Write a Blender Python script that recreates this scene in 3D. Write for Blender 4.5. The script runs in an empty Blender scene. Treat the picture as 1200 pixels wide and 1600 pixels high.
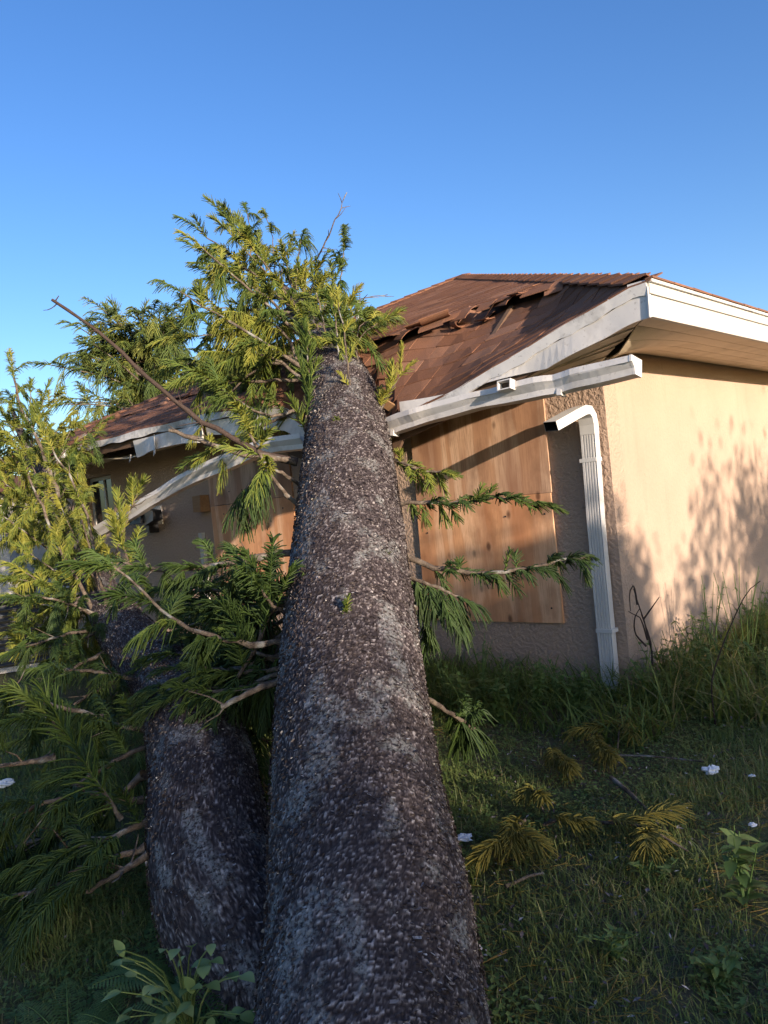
import bpy, math
import numpy as np
from mathutils import Matrix, Vector

# ------------------------------------------------------------------ camera, world, sun, exposure
F = 1207.0; PITCH = -0.0183; ROLL = 0.1006; CZ = 1.55           # focal length in pixels of the 1200 x 1600 photograph
scene = bpy.context.scene
cam_d = bpy.data.cameras.new('camera'); cam = bpy.data.objects.new('camera', cam_d)
scene.collection.objects.link(cam)
cam_d.sensor_fit = 'VERTICAL'; cam_d.sensor_height = 36.0; cam_d.lens = 36.0 * F / 1600.0
cam_d.clip_start = 0.05; cam_d.clip_end = 3000
cam.matrix_world = (Matrix.Translation((0, 0, CZ)) @ Matrix.Rotation(math.pi / 2 + PITCH, 4, 'X') @ Matrix.Rotation(-ROLL, 4, 'Z'))
scene.camera = cam

SUN_EL = math.radians(10.8); SUN_H = np.array([0.529, -0.848]); SUN_H = SUN_H / np.linalg.norm(SUN_H)
SUN = np.array([SUN_H[0] * math.cos(SUN_EL), SUN_H[1] * math.cos(SUN_EL), math.sin(SUN_EL)])
world = bpy.data.worlds.new('World'); scene.world = world; world.use_nodes = True
wn = world.node_tree; wn.nodes.clear()
sky = wn.nodes.new('ShaderNodeTexSky'); sky.sky_type = 'NISHITA'; sky.sun_disc = False
sky.sun_elevation = SUN_EL; sky.sun_rotation = math.atan2(SUN_H[0], SUN_H[1])
sky.altitude = 600; sky.air_density = 1.0; sky.dust_density = 2.0; sky.ozone_density = 2.4
bg = wn.nodes.new('ShaderNodeBackground'); bg.inputs['Strength'].default_value = 0.135
wo = wn.nodes.new('ShaderNodeOutputWorld')
hs_ = wn.nodes.new('ShaderNodeHueSaturation'); hs_.inputs['Saturation'].default_value = 1.22; hs_.inputs['Hue'].default_value = 0.513
wn.links.new(sky.outputs[0], hs_.inputs['Color']); wn.links.new(hs_.outputs[0], bg.inputs[0]); wn.links.new(bg.outputs[0], wo.inputs[0])
sun_d = bpy.data.lights.new('sun', 'SUN'); sun_d.energy = 4.5; sun_d.angle = math.radians(0.6); sun_d.color = (1.0, 0.82, 0.64)
sun = bpy.data.objects.new('sun', sun_d); scene.collection.objects.link(sun)
sun.rotation_euler = Vector(SUN).to_track_quat('Z', 'Y').to_euler(); sun.location = (8, -12, 8)
vs = scene.view_settings; vs.view_transform = 'Standard'; vs.look = 'None'; vs.exposure = 1.1; vs.gamma = 1.0
vs.use_curve_mapping = False
scene.cycles.max_bounces = 6; scene.cycles.transparent_max_bounces = 6

rng = np.random.default_rng(7)
COL = scene.collection

# ------------------------------------------------------------------ measuring frame
YAW = 0.7689; SC = 1.15
C = np.array([1.4572 * SC, 4.8898 * SC])                        # the near corner of the house
LV = np.array([-math.cos(YAW), math.sin(YAW)]); BV = np.array([math.sin(YAW), math.cos(YAW)])
ZS = CZ + 0.8016 * SC; ZT = CZ + 0.9774 * SC; OV = 0.6214 * SC  # soffit height, roof edge height, overhang
WL = 9.3; APS = 4.63; APZ = CZ + 2.8883 * SC; TAN = (APZ - ZT) / (APS + OV)
def ray(px, py):
    x = px - 600; y = py - 800; c, s = math.cos(ROLL), math.sin(ROLL)
    a = x * c - y * s; b = y * c + x * s
    r = np.array([a / F, 1, -b / F]); cp, sp = math.cos(PITCH), math.sin(PITCH)
    return np.array([r[0], r[1] * cp - r[2] * sp, r[2] * cp + r[1] * sp])
def at(px, py, Y):                                               # the point at distance Y seen at a spot of the photograph
    r = ray(px, py); return r * (Y / r[1]) + np.array([0, 0, CZ])
def H(s, v, z):
    p = C + s * LV + v * BV; return np.array([p[0], p[1], z])
def to_h(P):
    P = np.asarray(P); d = P[..., :2] - C
    return np.stack([-(d @ LV), d @ BV, P[..., 2]], -1)          # house-local x (= -s), y (= v), z
def smooth(a, b, x):
    t = np.clip((x - a) / (b - a), 0, 1); return t * t * (3 - 2 * t)

# ------------------------------------------------------------------ noise
def hash2(i, j, seed=0):
    n = (i.astype(np.int64) * 374761393 + j.astype(np.int64) * 668265263 + seed * 974634777) & 0x7fffffff
    n = ((n ^ (n >> 13)) * 1274126177) & 0x7fffffff
    n = (n ^ (n >> 16)) & 0x7fffffff
    return (n % 100003) / 100003.0
def vnoise(u, v, seed=0):
    i = np.floor(u); j = np.floor(v); fu = u - i; fv = v - j
    fu = fu * fu * (3 - 2 * fu); fv = fv * fv * (3 - 2 * fv); i = i.astype(np.int64); j = j.astype(np.int64)
    a = hash2(i, j, seed); b = hash2(i + 1, j, seed); c = hash2(i, j + 1, seed); d = hash2(i + 1, j + 1, seed)
    return (a * (1 - fu) + b * fu) * (1 - fv) + (c * (1 - fu) + d * fu) * fv
def fbm(u, v, seed=0, o=4):
    r = 0; a = 0.5
    for k in range(o):
        r = r + a * vnoise(u * 2 ** k, v * 2 ** k, seed + k); a *= 0.5
    return r
def worley(u, v, seed=0):                                        # nearest cell: id, distance, second distance, offsets
    i0 = np.floor(u).astype(np.int64); j0 = np.floor(v).astype(np.int64)
    d1 = np.full(u.shape, 9.0); d2 = np.full(u.shape, 9.0); idv = np.zeros(u.shape); ou = np.zeros(u.shape); ov = np.zeros(u.shape)
    for di in (-1, 0, 1):
        for dj in (-1, 0, 1):
            i = i0 + di; j = j0 + dj
            x = i + hash2(i, j, seed + 11); y = j + hash2(i, j, seed + 23)
            d = np.hypot(u - x, v - y); m = d < d1
            d2 = np.where(m, d1, np.minimum(d2, d)); d1 = np.where(m, d, d1)
            idv = np.where(m, hash2(i, j, seed + 37), idv); ou = np.where(m, u - x, ou); ov = np.where(m, v - y, ov)
    return idv, d1, d2, ou, ov

# ------------------------------------------------------------------ objects
def mesh(name, V, Fs, mat, smooth_=False, attrs=None):
    V = np.ascontiguousarray(V, dtype=np.float32)
    me = bpy.data.meshes.new(name)
    if isinstance(Fs, np.ndarray):
        k = Fs.shape[1]; n = len(Fs)
        me.vertices.add(len(V)); me.vertices.foreach_set('co', V.ravel())
        me.loops.add(n * k); me.loops.foreach_set('vertex_index', np.ascontiguousarray(Fs, dtype=np.int32).ravel())
        me.polygons.add(n); me.polygons.foreach_set('loop_start', np.arange(0, n * k, k, dtype=np.int32))
        if smooth_: me.polygons.foreach_set('use_smooth', np.ones(n, dtype=bool))
        me.update(calc_edges=True)
    else:
        me.from_pydata([tuple(map(float, p)) for p in V], [], [tuple(f) for f in Fs]); me.update()
        if smooth_: me.polygons.foreach_set('use_smooth', np.ones(len(me.polygons), dtype=bool))
    for k, a in (attrs or {}).items():
        at_ = me.attributes.new(k, 'FLOAT', 'POINT'); at_.data.foreach_set('value', np.ascontiguousarray(a, dtype=np.float32))
    if mat is not None: me.materials.append(mat)
    return me
def link(name, me, parent=None, loc=None):
    o = bpy.data.objects.new(name, me); COL.objects.link(o)
    if parent is not None: o.parent = parent
    if loc is not None: o.location = loc
    return o
def obj(name, V, Fs, mat, parent=None, smooth_=False, attrs=None, loc=None):
    return link(name, mesh(name, V, Fs, mat, smooth_, attrs), parent, loc)
def tag(o, label=None, cat=None, group=None, kind=None):
    for k, v in (('label', label), ('category', cat), ('group', group), ('kind', kind)):
        if v: o[k] = v
    return o
def thing(name, loc, label, cat, group=None, rotz=0):
    o = link(name, None, None, tuple(map(float, loc))); o.rotation_euler = (0, 0, rotz); o.empty_display_size = 0.2
    return tag(o, label, cat, group)
class MB:                                                        # collects shapes for one mesh
    def __init__(s): s.V = []; s.F = []
    def add(s, V, Fs):
        n = len(s.V); s.V += [tuple(map(float, p)) for p in V]; s.F += [tuple(i + n for i in f) for f in Fs]; return s
    def box(s, a, b, jit=0):
        (x0, y0, z0), (x1, y1, z1) = a, b
        P = [(x0, y0, z0), (x1, y0, z0), (x1, y1, z0), (x0, y1, z0), (x0, y0, z1), (x1, y0, z1), (x1, y1, z1), (x0, y1, z1)]
        if jit: P = [tuple(c + rng.uniform(-jit, jit) for c in p) for p in P]
        return s.hexa(P)
    def hexa(s, P):
        return s.add(P, [(0, 3, 2, 1), (4, 5, 6, 7), (0, 1, 5, 4), (1, 2, 6, 5), (2, 3, 7, 6), (3, 0, 4, 7)])
    def strip(s, A, Bp, th):                                     # a sheet between two rows of points, with thickness vector(s) th
        A = np.asarray(A, float); Bp = np.asarray(Bp, float); th = np.broadcast_to(np.asarray(th, float), A.shape); n = len(A)
        V = np.concatenate([A, Bp, A + th, Bp + th]); Fs = []
        for i in range(n - 1):
            Fs += [(i, i + 1, n + i + 1, n + i), (2 * n + i, 3 * n + i, 3 * n + i + 1, 2 * n + i + 1),
                   (i, 2 * n + i, 2 * n + i + 1, i + 1), (n + i, n + i + 1, 3 * n + i + 1, 3 * n + i)]
        Fs += [(0, n, 3 * n, 2 * n), (n - 1, 3 * n - 1, 4 * n - 1, 2 * n - 1)]
        return s.add(V, Fs)
    def build(s, name, mat, parent=None, smooth_=False, loc=None): return obj(name, s.V, s.F, mat, parent, smooth_, None, loc)
def frames(P):                                                   # P (M,K,3): tangents and two normals
    T = np.gradient(P, axis=1); T /= np.linalg.norm(T, axis=2, keepdims=True) + 1e-9
    ref = np.where(np.abs(T[:, :1, 2:3]) > 0.9, np.array([1., 0, 0]), np.array([0, 0, 1.]))
    N = np.cross(T, ref); N /= np.linalg.norm(N, axis=2, keepdims=True) + 1e-9
    return T, N, np.cross(N, T)
def tubes(P, R, n=3):                                            # many tubes at once
    P = np.asarray(P, float); R = np.asarray(R, float); M, K, _ = P.shape
    T, N, B = frames(P); a = np.arange(n) * 2 * math.pi / n
    V = P[:, :, None, :] + R[:, :, None, None] * (np.cos(a)[None, None, :, None] * N[:, :, None, :] + np.sin(a)[None, None, :, None] * B[:, :, None, :])
    m, k, j = np.meshgrid(np.arange(M), np.arange(K - 1), np.arange(n), indexing='ij'); j2 = (j + 1) % n
    f = lambda kk, jj: (m * K + kk) * n + jj
    return V.reshape(-1, 3), np.stack([f(k, j), f(k, j2), f(k + 1, j2), f(k + 1, j)], -1).reshape(-1, 4)
def resample(pts, n):                                           # cubic through the points, even along its length
    pts = np.asarray(pts, float); d = np.r_[0, np.cumsum(np.linalg.norm(np.diff(pts, axis=0), axis=1))] + np.arange(len(pts)) * 1e-6
    m = np.empty_like(pts); m[1:-1] = (pts[2:] - pts[:-2]) / (d[2:] - d[:-2])[:, None] if len(pts) > 2 else m[1:-1]
    m[0] = (pts[1] - pts[0]) / (d[1] - d[0]); m[-1] = (pts[-1] - pts[-2]) / (d[-1] - d[-2])
    t = np.linspace(0, d[-1], n); i = np.clip(np.searchsorted(d, t, 'right') - 1, 0, len(pts) - 2); h = (d[i + 1] - d[i])[:, None]; u = (t - d[i])[:, None] / h
    return (2 * u ** 3 - 3 * u ** 2 + 1) * pts[i] + (u ** 3 - 2 * u ** 2 + u) * h * m[i] + (-2 * u ** 3 + 3 * u ** 2) * pts[i + 1] + (u ** 3 - u ** 2) * h * m[i + 1]
def norm(v): v = np.asarray(v, float); return v / (np.linalg.norm(v) + 1e-9)

# ------------------------------------------------------------------ materials
class N:
    def __init__(s, name):
        s.m = bpy.data.materials.new(name); s.m.use_nodes = True; s.t = s.m.node_tree; s.t.nodes.clear()
        s.out = s.n('ShaderNodeOutputMaterial'); s.b = s.n('ShaderNodeBsdfPrincipled'); s.l(s.b.outputs[0], s.out.inputs[0])
    def n(s, t, **k):
        x = s.t.nodes.new(t)
        for a, v in k.items(): setattr(x, a, v)
        return x
    def l(s, a, b): s.t.links.new(a, b)
    def val(s, inp, v):
        if hasattr(v, 'is_linked'): s.l(v, inp)
        else: inp.default_value = v
    def co(s, kind='Object', scale=(1, 1, 1)):
        c = s.n('ShaderNodeTexCoord'); mp = s.n('ShaderNodeMapping'); mp.inputs['Scale'].default_value = scale
        s.l(c.outputs[kind], mp.inputs[0]); return mp.outputs[0]
    def noise(s, co, scale, detail=4, rough=0.55):
        x = s.n('ShaderNodeTexNoise'); s.l(co, x.inputs['Vector']); x.inputs['Scale'].default_value = scale
        x.inputs['Detail'].default_value = detail; x.inputs['Roughness'].default_value = rough; return x.outputs['Fac']
    def vor(s, co, scale, feature='F1', out='Distance'):
        x = s.n('ShaderNodeTexVoronoi'); x.feature = feature; s.l(co, x.inputs['Vector']); x.inputs['Scale'].default_value = scale; return x.outputs[out]
    def ramp(s, fac, stops, interp='LINEAR'):
        r = s.n('ShaderNodeValToRGB'); s.l(fac, r.inputs[0]); e = r.color_ramp; e.interpolation = interp
        while len(e.elements) < len(stops): e.elements.new(0.5)
        for k, (p, c) in zip(e.elements, stops):
            k.position = p; k.color = (*c, 1) if len(c) == 3 else c
        return r.outputs[0]
    def rampf(s, fac, a, b): return s.ramp(fac, [(a, (0, 0, 0)), (b, (1, 1, 1))])
    def mix(s, fac, a, b, mode='MIX'):
        x = s.n('ShaderNodeMix'); x.data_type = 'RGBA'; x.blend_type = mode
        s.val(x.inputs[0], fac)
        for i, v in ((6, a), (7, b)):
            if isinstance(v, tuple): v = (*v, 1) if len(v) == 3 else v
            s.val(x.inputs[i], v)
        return x.outputs[2]
    def math(s, op, a, b=0.5):
        x = s.n('ShaderNodeMath'); x.operation = op; s.val(x.inputs[0], a); s.val(x.inputs[1], b); return x.outputs[0]
    def attr(s, name): x = s.n('ShaderNodeAttribute'); x.attribute_name = name; return x.outputs['Fac']
    def rand(s): return s.n('ShaderNodeObjectInfo').outputs['Random']
    def bump(s, h, strength, dist, prev=None):
        b = s.n('ShaderNodeBump'); b.inputs['Strength'].default_value = strength; b.inputs['Distance'].default_value = dist
        s.l(h, b.inputs['Height'])
        if prev is not None: s.l(prev, b.inputs['Normal'])
        s.l(b.outputs[0], s.b.inputs['Normal']); return b.outputs[0]
    def set(s, col=None, rough=None, spec=None, metal=None):
        if col is not None: s.val(s.b.inputs['Base Color'], (*col, 1) if isinstance(col, tuple) and len(col) == 3 else col)
        if rough is not None: s.val(s.b.inputs['Roughness'], rough)
        if spec is not None: s.b.inputs['Specular IOR Level'].default_value = spec
        if metal is not None: s.b.inputs['Metallic'].default_value = metal
        return s
    def leafy(s, col, amount=0.3):                               # light passing through thin leaves
        tr = s.n('ShaderNodeBsdfTranslucent'); s.val(tr.inputs[0], col); mx = s.n('ShaderNodeMixShader'); mx.inputs[0].default_value = amount
        s.l(s.b.outputs[0], mx.inputs[1]); s.l(tr.outputs[0], mx.inputs[2]); s.l(mx.outputs[0], s.out.inputs[0])
M = {}
def m_stucco(name, a, b, bs=0.6):
    n = N(name); c = n.co(); big = n.noise(c, 0.9, 5); col = n.mix(n.rampf(big, 0.35, 0.7), a, b)
    col = n.mix(n.math('MULTIPLY', n.rampf(n.noise(n.co(scale=(6, 6, 0.7)), 1.2, 5), 0.55, 0.75), 0.25), col, tuple(x * 0.72 for x in a))
    pits = n.rampf(n.vor(n.mix(0.06, c, n.n('ShaderNodeTexNoise').outputs['Color']), 26), 0.02, 0.11)
    pm = n.rampf(n.noise(c, 7, 3), 0.5, 0.6)
    col = n.mix(n.math('MULTIPLY', n.math('SUBTRACT', 1.0, pits), n.math('MULTIPLY', pm, 0.5)), col, tuple(x * 0.45 for x in a))
    n.set(col, 0.92, 0.2)
    h1 = n.rampf(n.noise(c, 34, 3, 0.5), 0.42, 0.6); b1 = n.bump(h1, bs, 0.010)
    n.bump(n.noise(c, 160, 2), 0.35, 0.004, b1); M[name] = n.m
m_stucco('stucco', (0.405, 0.29, 0.222), (0.455, 0.335, 0.26))
m_stucco('stucco_side', (0.405, 0.29, 0.222), (0.455, 0.335, 0.26), 0.22)
m_stucco('stucco_grey', (0.42, 0.40, 0.38), (0.48, 0.46, 0.43))
def m_paint(name, col, rough=0.45, dirt=(0.25, 0.22, 0.19), amt=0.5, metal=0.0):
    n = N(name); c = n.co(); d = n.rampf(n.noise(c, 3.5, 6, 0.65), 0.52, 0.78); sp = n.rampf(n.noise(c, 38, 3, 0.6), 0.62, 0.72)
    k = n.mix(n.math('MULTIPLY', d, amt), col, dirt); k = n.mix(n.math('MULTIPLY', sp, amt * 0.8), k, dirt)
    n.set(k, rough, 0.4, metal); n.bump(n.noise(c, 5, 3), 0.25, 0.02); M[name] = n.m
m_paint('white_metal', (0.62, 0.60, 0.585), amt=0.6); m_paint('white_trim', (0.52, 0.50, 0.465), 0.55, amt=0.3)
m_paint('old_white', (0.62, 0.61, 0.60), 0.6, (0.10, 0.09, 0.08), 0.85); m_paint('downspout', (0.58, 0.57, 0.565), 0.45, amt=0.2)
m_paint('soffit', (0.70, 0.58, 0.42), 0.6, (0.3, 0.22, 0.14), 0.4); m_paint('pipe_white', (0.75, 0.74, 0.72), 0.5, amt=0.3)
m_paint('black_plastic_and_shade', (0.018, 0.018, 0.02), 0.4, amt=0.1); m_paint('dark_louvre', (0.035, 0.042, 0.055), 0.5, amt=0.2)
m_paint('litter', (0.78, 0.78, 0.80), 0.7, amt=0.15); m_paint('lens_grey', (0.5, 0.5, 0.5), 0.3, amt=0.1)
n = N('soffit_vented'); c = n.co(); n.set(n.mix(n.rampf(n.noise(c, 5, 5), 0.45, 0.75), (0.70, 0.58, 0.42), (0.55, 0.44, 0.30)), 0.6)
w = n.n('ShaderNodeTexVoronoi'); w.inputs['Scale'].default_value = 42; w.inputs['Randomness'].default_value = 0.12; n.l(c, w.inputs['Vector'])
n.bump(n.rampf(w.outputs['Distance'], 0.12, 0.3), 0.8, 0.006); M['soffit_vented'] = n.m
n = N('old_timber'); c = n.co(scale=(1.2, 9, 9)); n.set(n.mix(n.noise(c, 2, 6), (0.07, 0.04, 0.025), (0.17, 0.10, 0.06)), 0.85); M['old_timber'] = n.m
n = N('raw_timber'); c = n.co(scale=(2, 22, 22)); n.set(n.mix(n.noise(c, 2, 6), (0.22, 0.11, 0.05), (0.42, 0.25, 0.12)), 0.8); M['raw_timber'] = n.m
n = N('attic_dark'); c = n.co(); n.set(n.mix(n.noise(c, 4, 5), (0.035, 0.024, 0.018), (0.08, 0.055, 0.04)), 0.95); M['attic_dark'] = n.m
def m_ply(name, a, b, d):
    n = N(name); c = n.co(scale=(1.0, 1.0, 0.16)); wa = n.noise(c, 3.2, 4, 0.6)
    wv = n.n('ShaderNodeTexWave'); wv.wave_type = 'BANDS'; wv.bands_direction = 'X'; n.l(c, wv.inputs['Vector'])
    wv.inputs['Scale'].default_value = 1.2; wv.inputs['Distortion'].default_value = 14.0; wv.inputs['Detail'].default_value = 4; wv.inputs['Detail Scale'].default_value = 1.6
    k = n.mix(n.rampf(wv.outputs['Fac'], 0.38, 0.66), a, b); k = n.mix(n.rampf(wa, 0.42, 0.70), k, d)
    blot = n.rampf(n.noise(n.co(scale=(1, 1, 0.6)), 3.0, 5, 0.6), 0.5, 0.72); k = n.mix(n.math('MULTIPLY', blot, 0.75), k, tuple(x * 0.5 for x in d))
    fine = n.noise(n.co(scale=(60, 60, 2.2)), 2.2, 4, 0.7); k = n.mix(n.math('MULTIPLY', n.rampf(fine, 0.48, 0.68), 0.8), k, d)
    kc = n.co(scale=(1.0, 1.0, 0.6)); kv = n.vor(kc, 4.2); kn = n.rampf(kv, 0.05, 0.12); k = n.mix(n.math('MULTIPLY', n.math('SUBTRACT', 1.0, kn), 0.75), k, (0.08, 0.03, 0.018))
    n.set(k, 0.75, 0.3); n.bump(fine, 0.25, 0.003); M[name] = n.m
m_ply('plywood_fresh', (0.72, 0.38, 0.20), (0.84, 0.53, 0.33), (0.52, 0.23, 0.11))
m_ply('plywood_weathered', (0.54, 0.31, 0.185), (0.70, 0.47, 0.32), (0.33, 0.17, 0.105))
n = N('shingle'); c = n.co(); tint = n.attr('tint'); g = n.noise(c, 230, 2, 0.7)
k = n.ramp(tint, [(0.0, (0.215, 0.100, 0.058)), (0.5, (0.32, 0.155, 0.095)), (1.0, (0.42, 0.225, 0.145))])
k = n.mix(n.rampf(g, 0.35, 0.72), n.mix(1.0, k, (0.45, 0.42, 0.40), 'MULTIPLY'), k); k = n.mix(n.math('MULTIPLY', n.rampf(n.noise(c, 2.3, 5), 0.5, 0.75), 0.5), k, (0.11, 0.08, 0.07))
n.set(k, 0.95, 0.15); n.bump(g, 0.6, 0.004); M['shingle'] = n.m
n = N('bark'); ce = n.attr('cell'); hh = n.attr('ht'); lich = n.attr('lichen'); c = n.co()
k = n.ramp(ce, [(0.0, (0.024, 0.019, 0.021)), (0.3, (0.066, 0.053, 0.054)), (0.6, (0.165, 0.138, 0.135)), (1.0, (0.47, 0.425, 0.41))])
k = n.mix(n.rampf(n.noise(c, 90, 4, 0.7), 0.5, 0.8), k, (0.035, 0.024, 0.024))
lf = n.math('MULTIPLY', lich, n.rampf(n.noise(c, 55, 5, 0.75), 0.44, 0.56)); k = n.mix(n.math('MULTIPLY', lf, 0.5), k, (0.36, 0.37, 0.36))
n.set(k, 0.95, 0.15); b1 = n.bump(n.noise(c, 150, 4, 0.7), 0.7, 0.006); M['bark'] = n.m
n = N('bark_flake'); t_ = n.attr('tint'); c = n.co(); k = n.ramp(t_, [(0.0, (0.03, 0.024, 0.025)), (0.45, (0.10, 0.082, 0.082)), (0.75, (0.26, 0.225, 0.215)), (1.0, (0.58, 0.55, 0.53))])
n.set(n.mix(n.rampf(n.noise(c, 70, 4), 0.5, 0.7), k, (0.09, 0.066, 0.062)), 0.95, 0.1); M['bark_flake'] = n.m
n = N('limb_bark'); c = n.co(); k = n.mix(n.rampf(n.noise(c, 22, 5, 0.7), 0.4, 0.65), (0.065, 0.050, 0.040), (0.17, 0.135, 0.105)); k = n.mix(n.rampf(n.noise(c, 9, 4), 0.55, 0.68), k, (0.25, 0.25, 0.235))
n.set(k, 0.9, 0.15); n.bump(n.noise(c, 90, 4), 0.8, 0.01); M['limb_bark'] = n.m
n = N('dead_limb'); c = n.co(); n.set(n.mix(n.noise(c, 30, 5), (0.03, 0.021, 0.019), (0.085, 0.06, 0.05)), 0.9, 0.15); n.bump(n.noise(c, 80, 4), 0.8, 0.01); M['dead_limb'] = n.m
def m_leaf(name, stops, tr=0.28, rough=0.5):
    n = N(name); t_ = n.attr('tint'); c = n.co(); k = n.ramp(t_, stops); k = n.mix(n.math('MULTIPLY', n.noise(c, 14, 4), 0.35), k, tuple(x * 0.45 for x in stops[len(stops) // 2][1]))
    n.set(k, rough, 0.35); n.leafy(k, tr); M[name] = n.m
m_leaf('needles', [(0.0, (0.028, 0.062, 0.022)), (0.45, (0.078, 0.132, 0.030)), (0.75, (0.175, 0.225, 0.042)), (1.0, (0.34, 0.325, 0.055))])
m_leaf('needles_far', [(0.0, (0.05, 0.085, 0.03)), (0.5, (0.12, 0.17, 0.042)), (1.0, (0.25, 0.26, 0.06))], 0.2)
m_leaf('dead_needles', [(0.0, (0.14, 0.14, 0.03)), (0.5, (0.24, 0.20, 0.04)), (1.0, (0.30, 0.19, 0.06))], 0.2, 0.7)
m_leaf('grass', [(0.0, (0.125, 0.185, 0.058)), (0.5, (0.20, 0.27, 0.08)), (0.85, (0.28, 0.31, 0.105)), (1.0, (0.44, 0.36, 0.19))], 0.45)
m_leaf('long_grass', [(0.0, (0.085, 0.14, 0.035)), (0.5, (0.155, 0.22, 0.045)), (0.85, (0.24, 0.28, 0.065)), (1.0, (0.40, 0.33, 0.16))], 0.42)
m_leaf('weed_leaf', [(0.0, (0.09, 0.165, 0.055)), (0.5, (0.15, 0.245, 0.075)), (1.0, (0.24, 0.31, 0.10))], 0.42)
m_leaf('broad_leaf', [(0.0, (0.20, 0.27, 0.08)), (0.5, (0.30, 0.38, 0.12)), (1.0, (0.42, 0.47, 0.18))], 0.3, 0.4)
m_leaf('hedge_leaf', [(0.0, (0.025, 0.055, 0.018)), (1.0, (0.06, 0.10, 0.03))], 0.15)
n = N('soil'); c = n.co(); k = n.mix(n.rampf(n.noise(c, 5, 6, 0.65), 0.35, 0.65), (0.10, 0.095, 0.050), (0.15, 0.12, 0.08)); k = n.mix(n.rampf(n.noise(c, 0.7, 4), 0.4, 0.7), k, (0.095, 0.115, 0.045))
n.set(k, 1.0, 0.05); n.bump(n.noise(c, 30, 5), 0.8, 0.03); M['soil'] = n.m
n = N('glass_dark'); n.set((0.012, 0.016, 0.018), 0.08, 0.5); M['glass_dark'] = n.m

# ------------------------------------------------------------------ ground
def gz(x, y):
    v = (x - C[0]) * BV[0] + (y - C[1]) * BV[1]
    z = -0.24 + 0.19 * smooth(-4.8, -0.6, v)
    near = np.exp(-((x) ** 2 + (y - 5) ** 2) / 200)
    return z + near * 0.05 * (fbm(x * 0.9 + 50, y * 0.9 + 50, 3) - 0.45)
gx = np.unique(np.r_[-600, -250, -110, -60, np.linspace(-30, -8, 12), np.linspace(-8, 8, 130), np.linspace(8, 30, 12), 60, 110, 250, 600])
gy = np.unique(np.r_[-400, -150, -60, np.linspace(-25, 0, 14), np.linspace(0, 14, 120), np.linspace(14, 40, 14), 70, 140, 300, 900])
GX, GY = np.meshgrid(gx, gy, indexing='ij'); GZ = gz(GX, GY)
ii, jj = np.meshgrid(np.arange(len(gx) - 1), np.arange(len(gy) - 1), indexing='ij'); ny = len(gy)
gf = np.stack([ii * ny + jj, (ii + 1) * ny + jj, (ii + 1) * ny + jj + 1, ii * ny + jj + 1], -1).reshape(-1, 4)
tag(obj('ground', np.stack([GX, GY, GZ], -1).reshape(-1, 3), gf, M['soil'], None, True), 'dark soil and thatch of the overgrown lawn', 'lawn', None, 'structure')

# ------------------------------------------------------------------ trunk axes (needed by the dented roof)
def axis_at(x, y, Y): return at(x, y, Y)
T1 = np.array([[-0.18, 1.25, -0.60], [-0.185, 1.8, -0.285], at(582, 1600, 2.285), at(577, 1425, 2.593), at(558, 1250, 2.998), at(550, 1100, 3.454), at(546, 933, 4.154),
               at(545, 800, 4.945), at(540, 650, 6.302), at(528, 595, 7.0), at(500, 533, 8.0), at(468, 485, 9.0), at(448, 458, 9.5), at(432, 438, 10.0)])
R1 = np.array([0.40, 0.352, 0.345, 0.342, 0.334, 0.334, 0.33, 0.328, 0.305, 0.27, 0.185, 0.12, 0.07, 0.025])
T2 = np.array([[-0.40, 2.55, -0.66], [-0.50, 2.78, -0.36], at(345, 1375, 3.14) + np.array([0, 0, -0.07]), at(312, 1180, 4.1), at(283, 1092, 4.9), at(250, 1048, 5.7), at(197, 990, 6.6), at(145, 905, 8.0), at(95, 805, 9.0), at(45, 705, 10.0), at(15, 630, 10.8)])
R2 = np.array([0.25, 0.27, 0.268, 0.262, 0.25, 0.24, 0.22, 0.17, 0.12, 0.07, 0.02])
def axis(T, R, n):
    P = resample(np.c_[T, R], n); return P[:, :3], np.maximum(P[:, 3], 0.01)

# ------------------------------------------------------------------ the house (local x = -s along the front, y = v away from the front, z up)
house = thing('house', (C[0], C[1], 0), 'peach stucco bungalow with brown shingle hip roof crushed by the fallen tree', 'house', None, -YAW)
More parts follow.
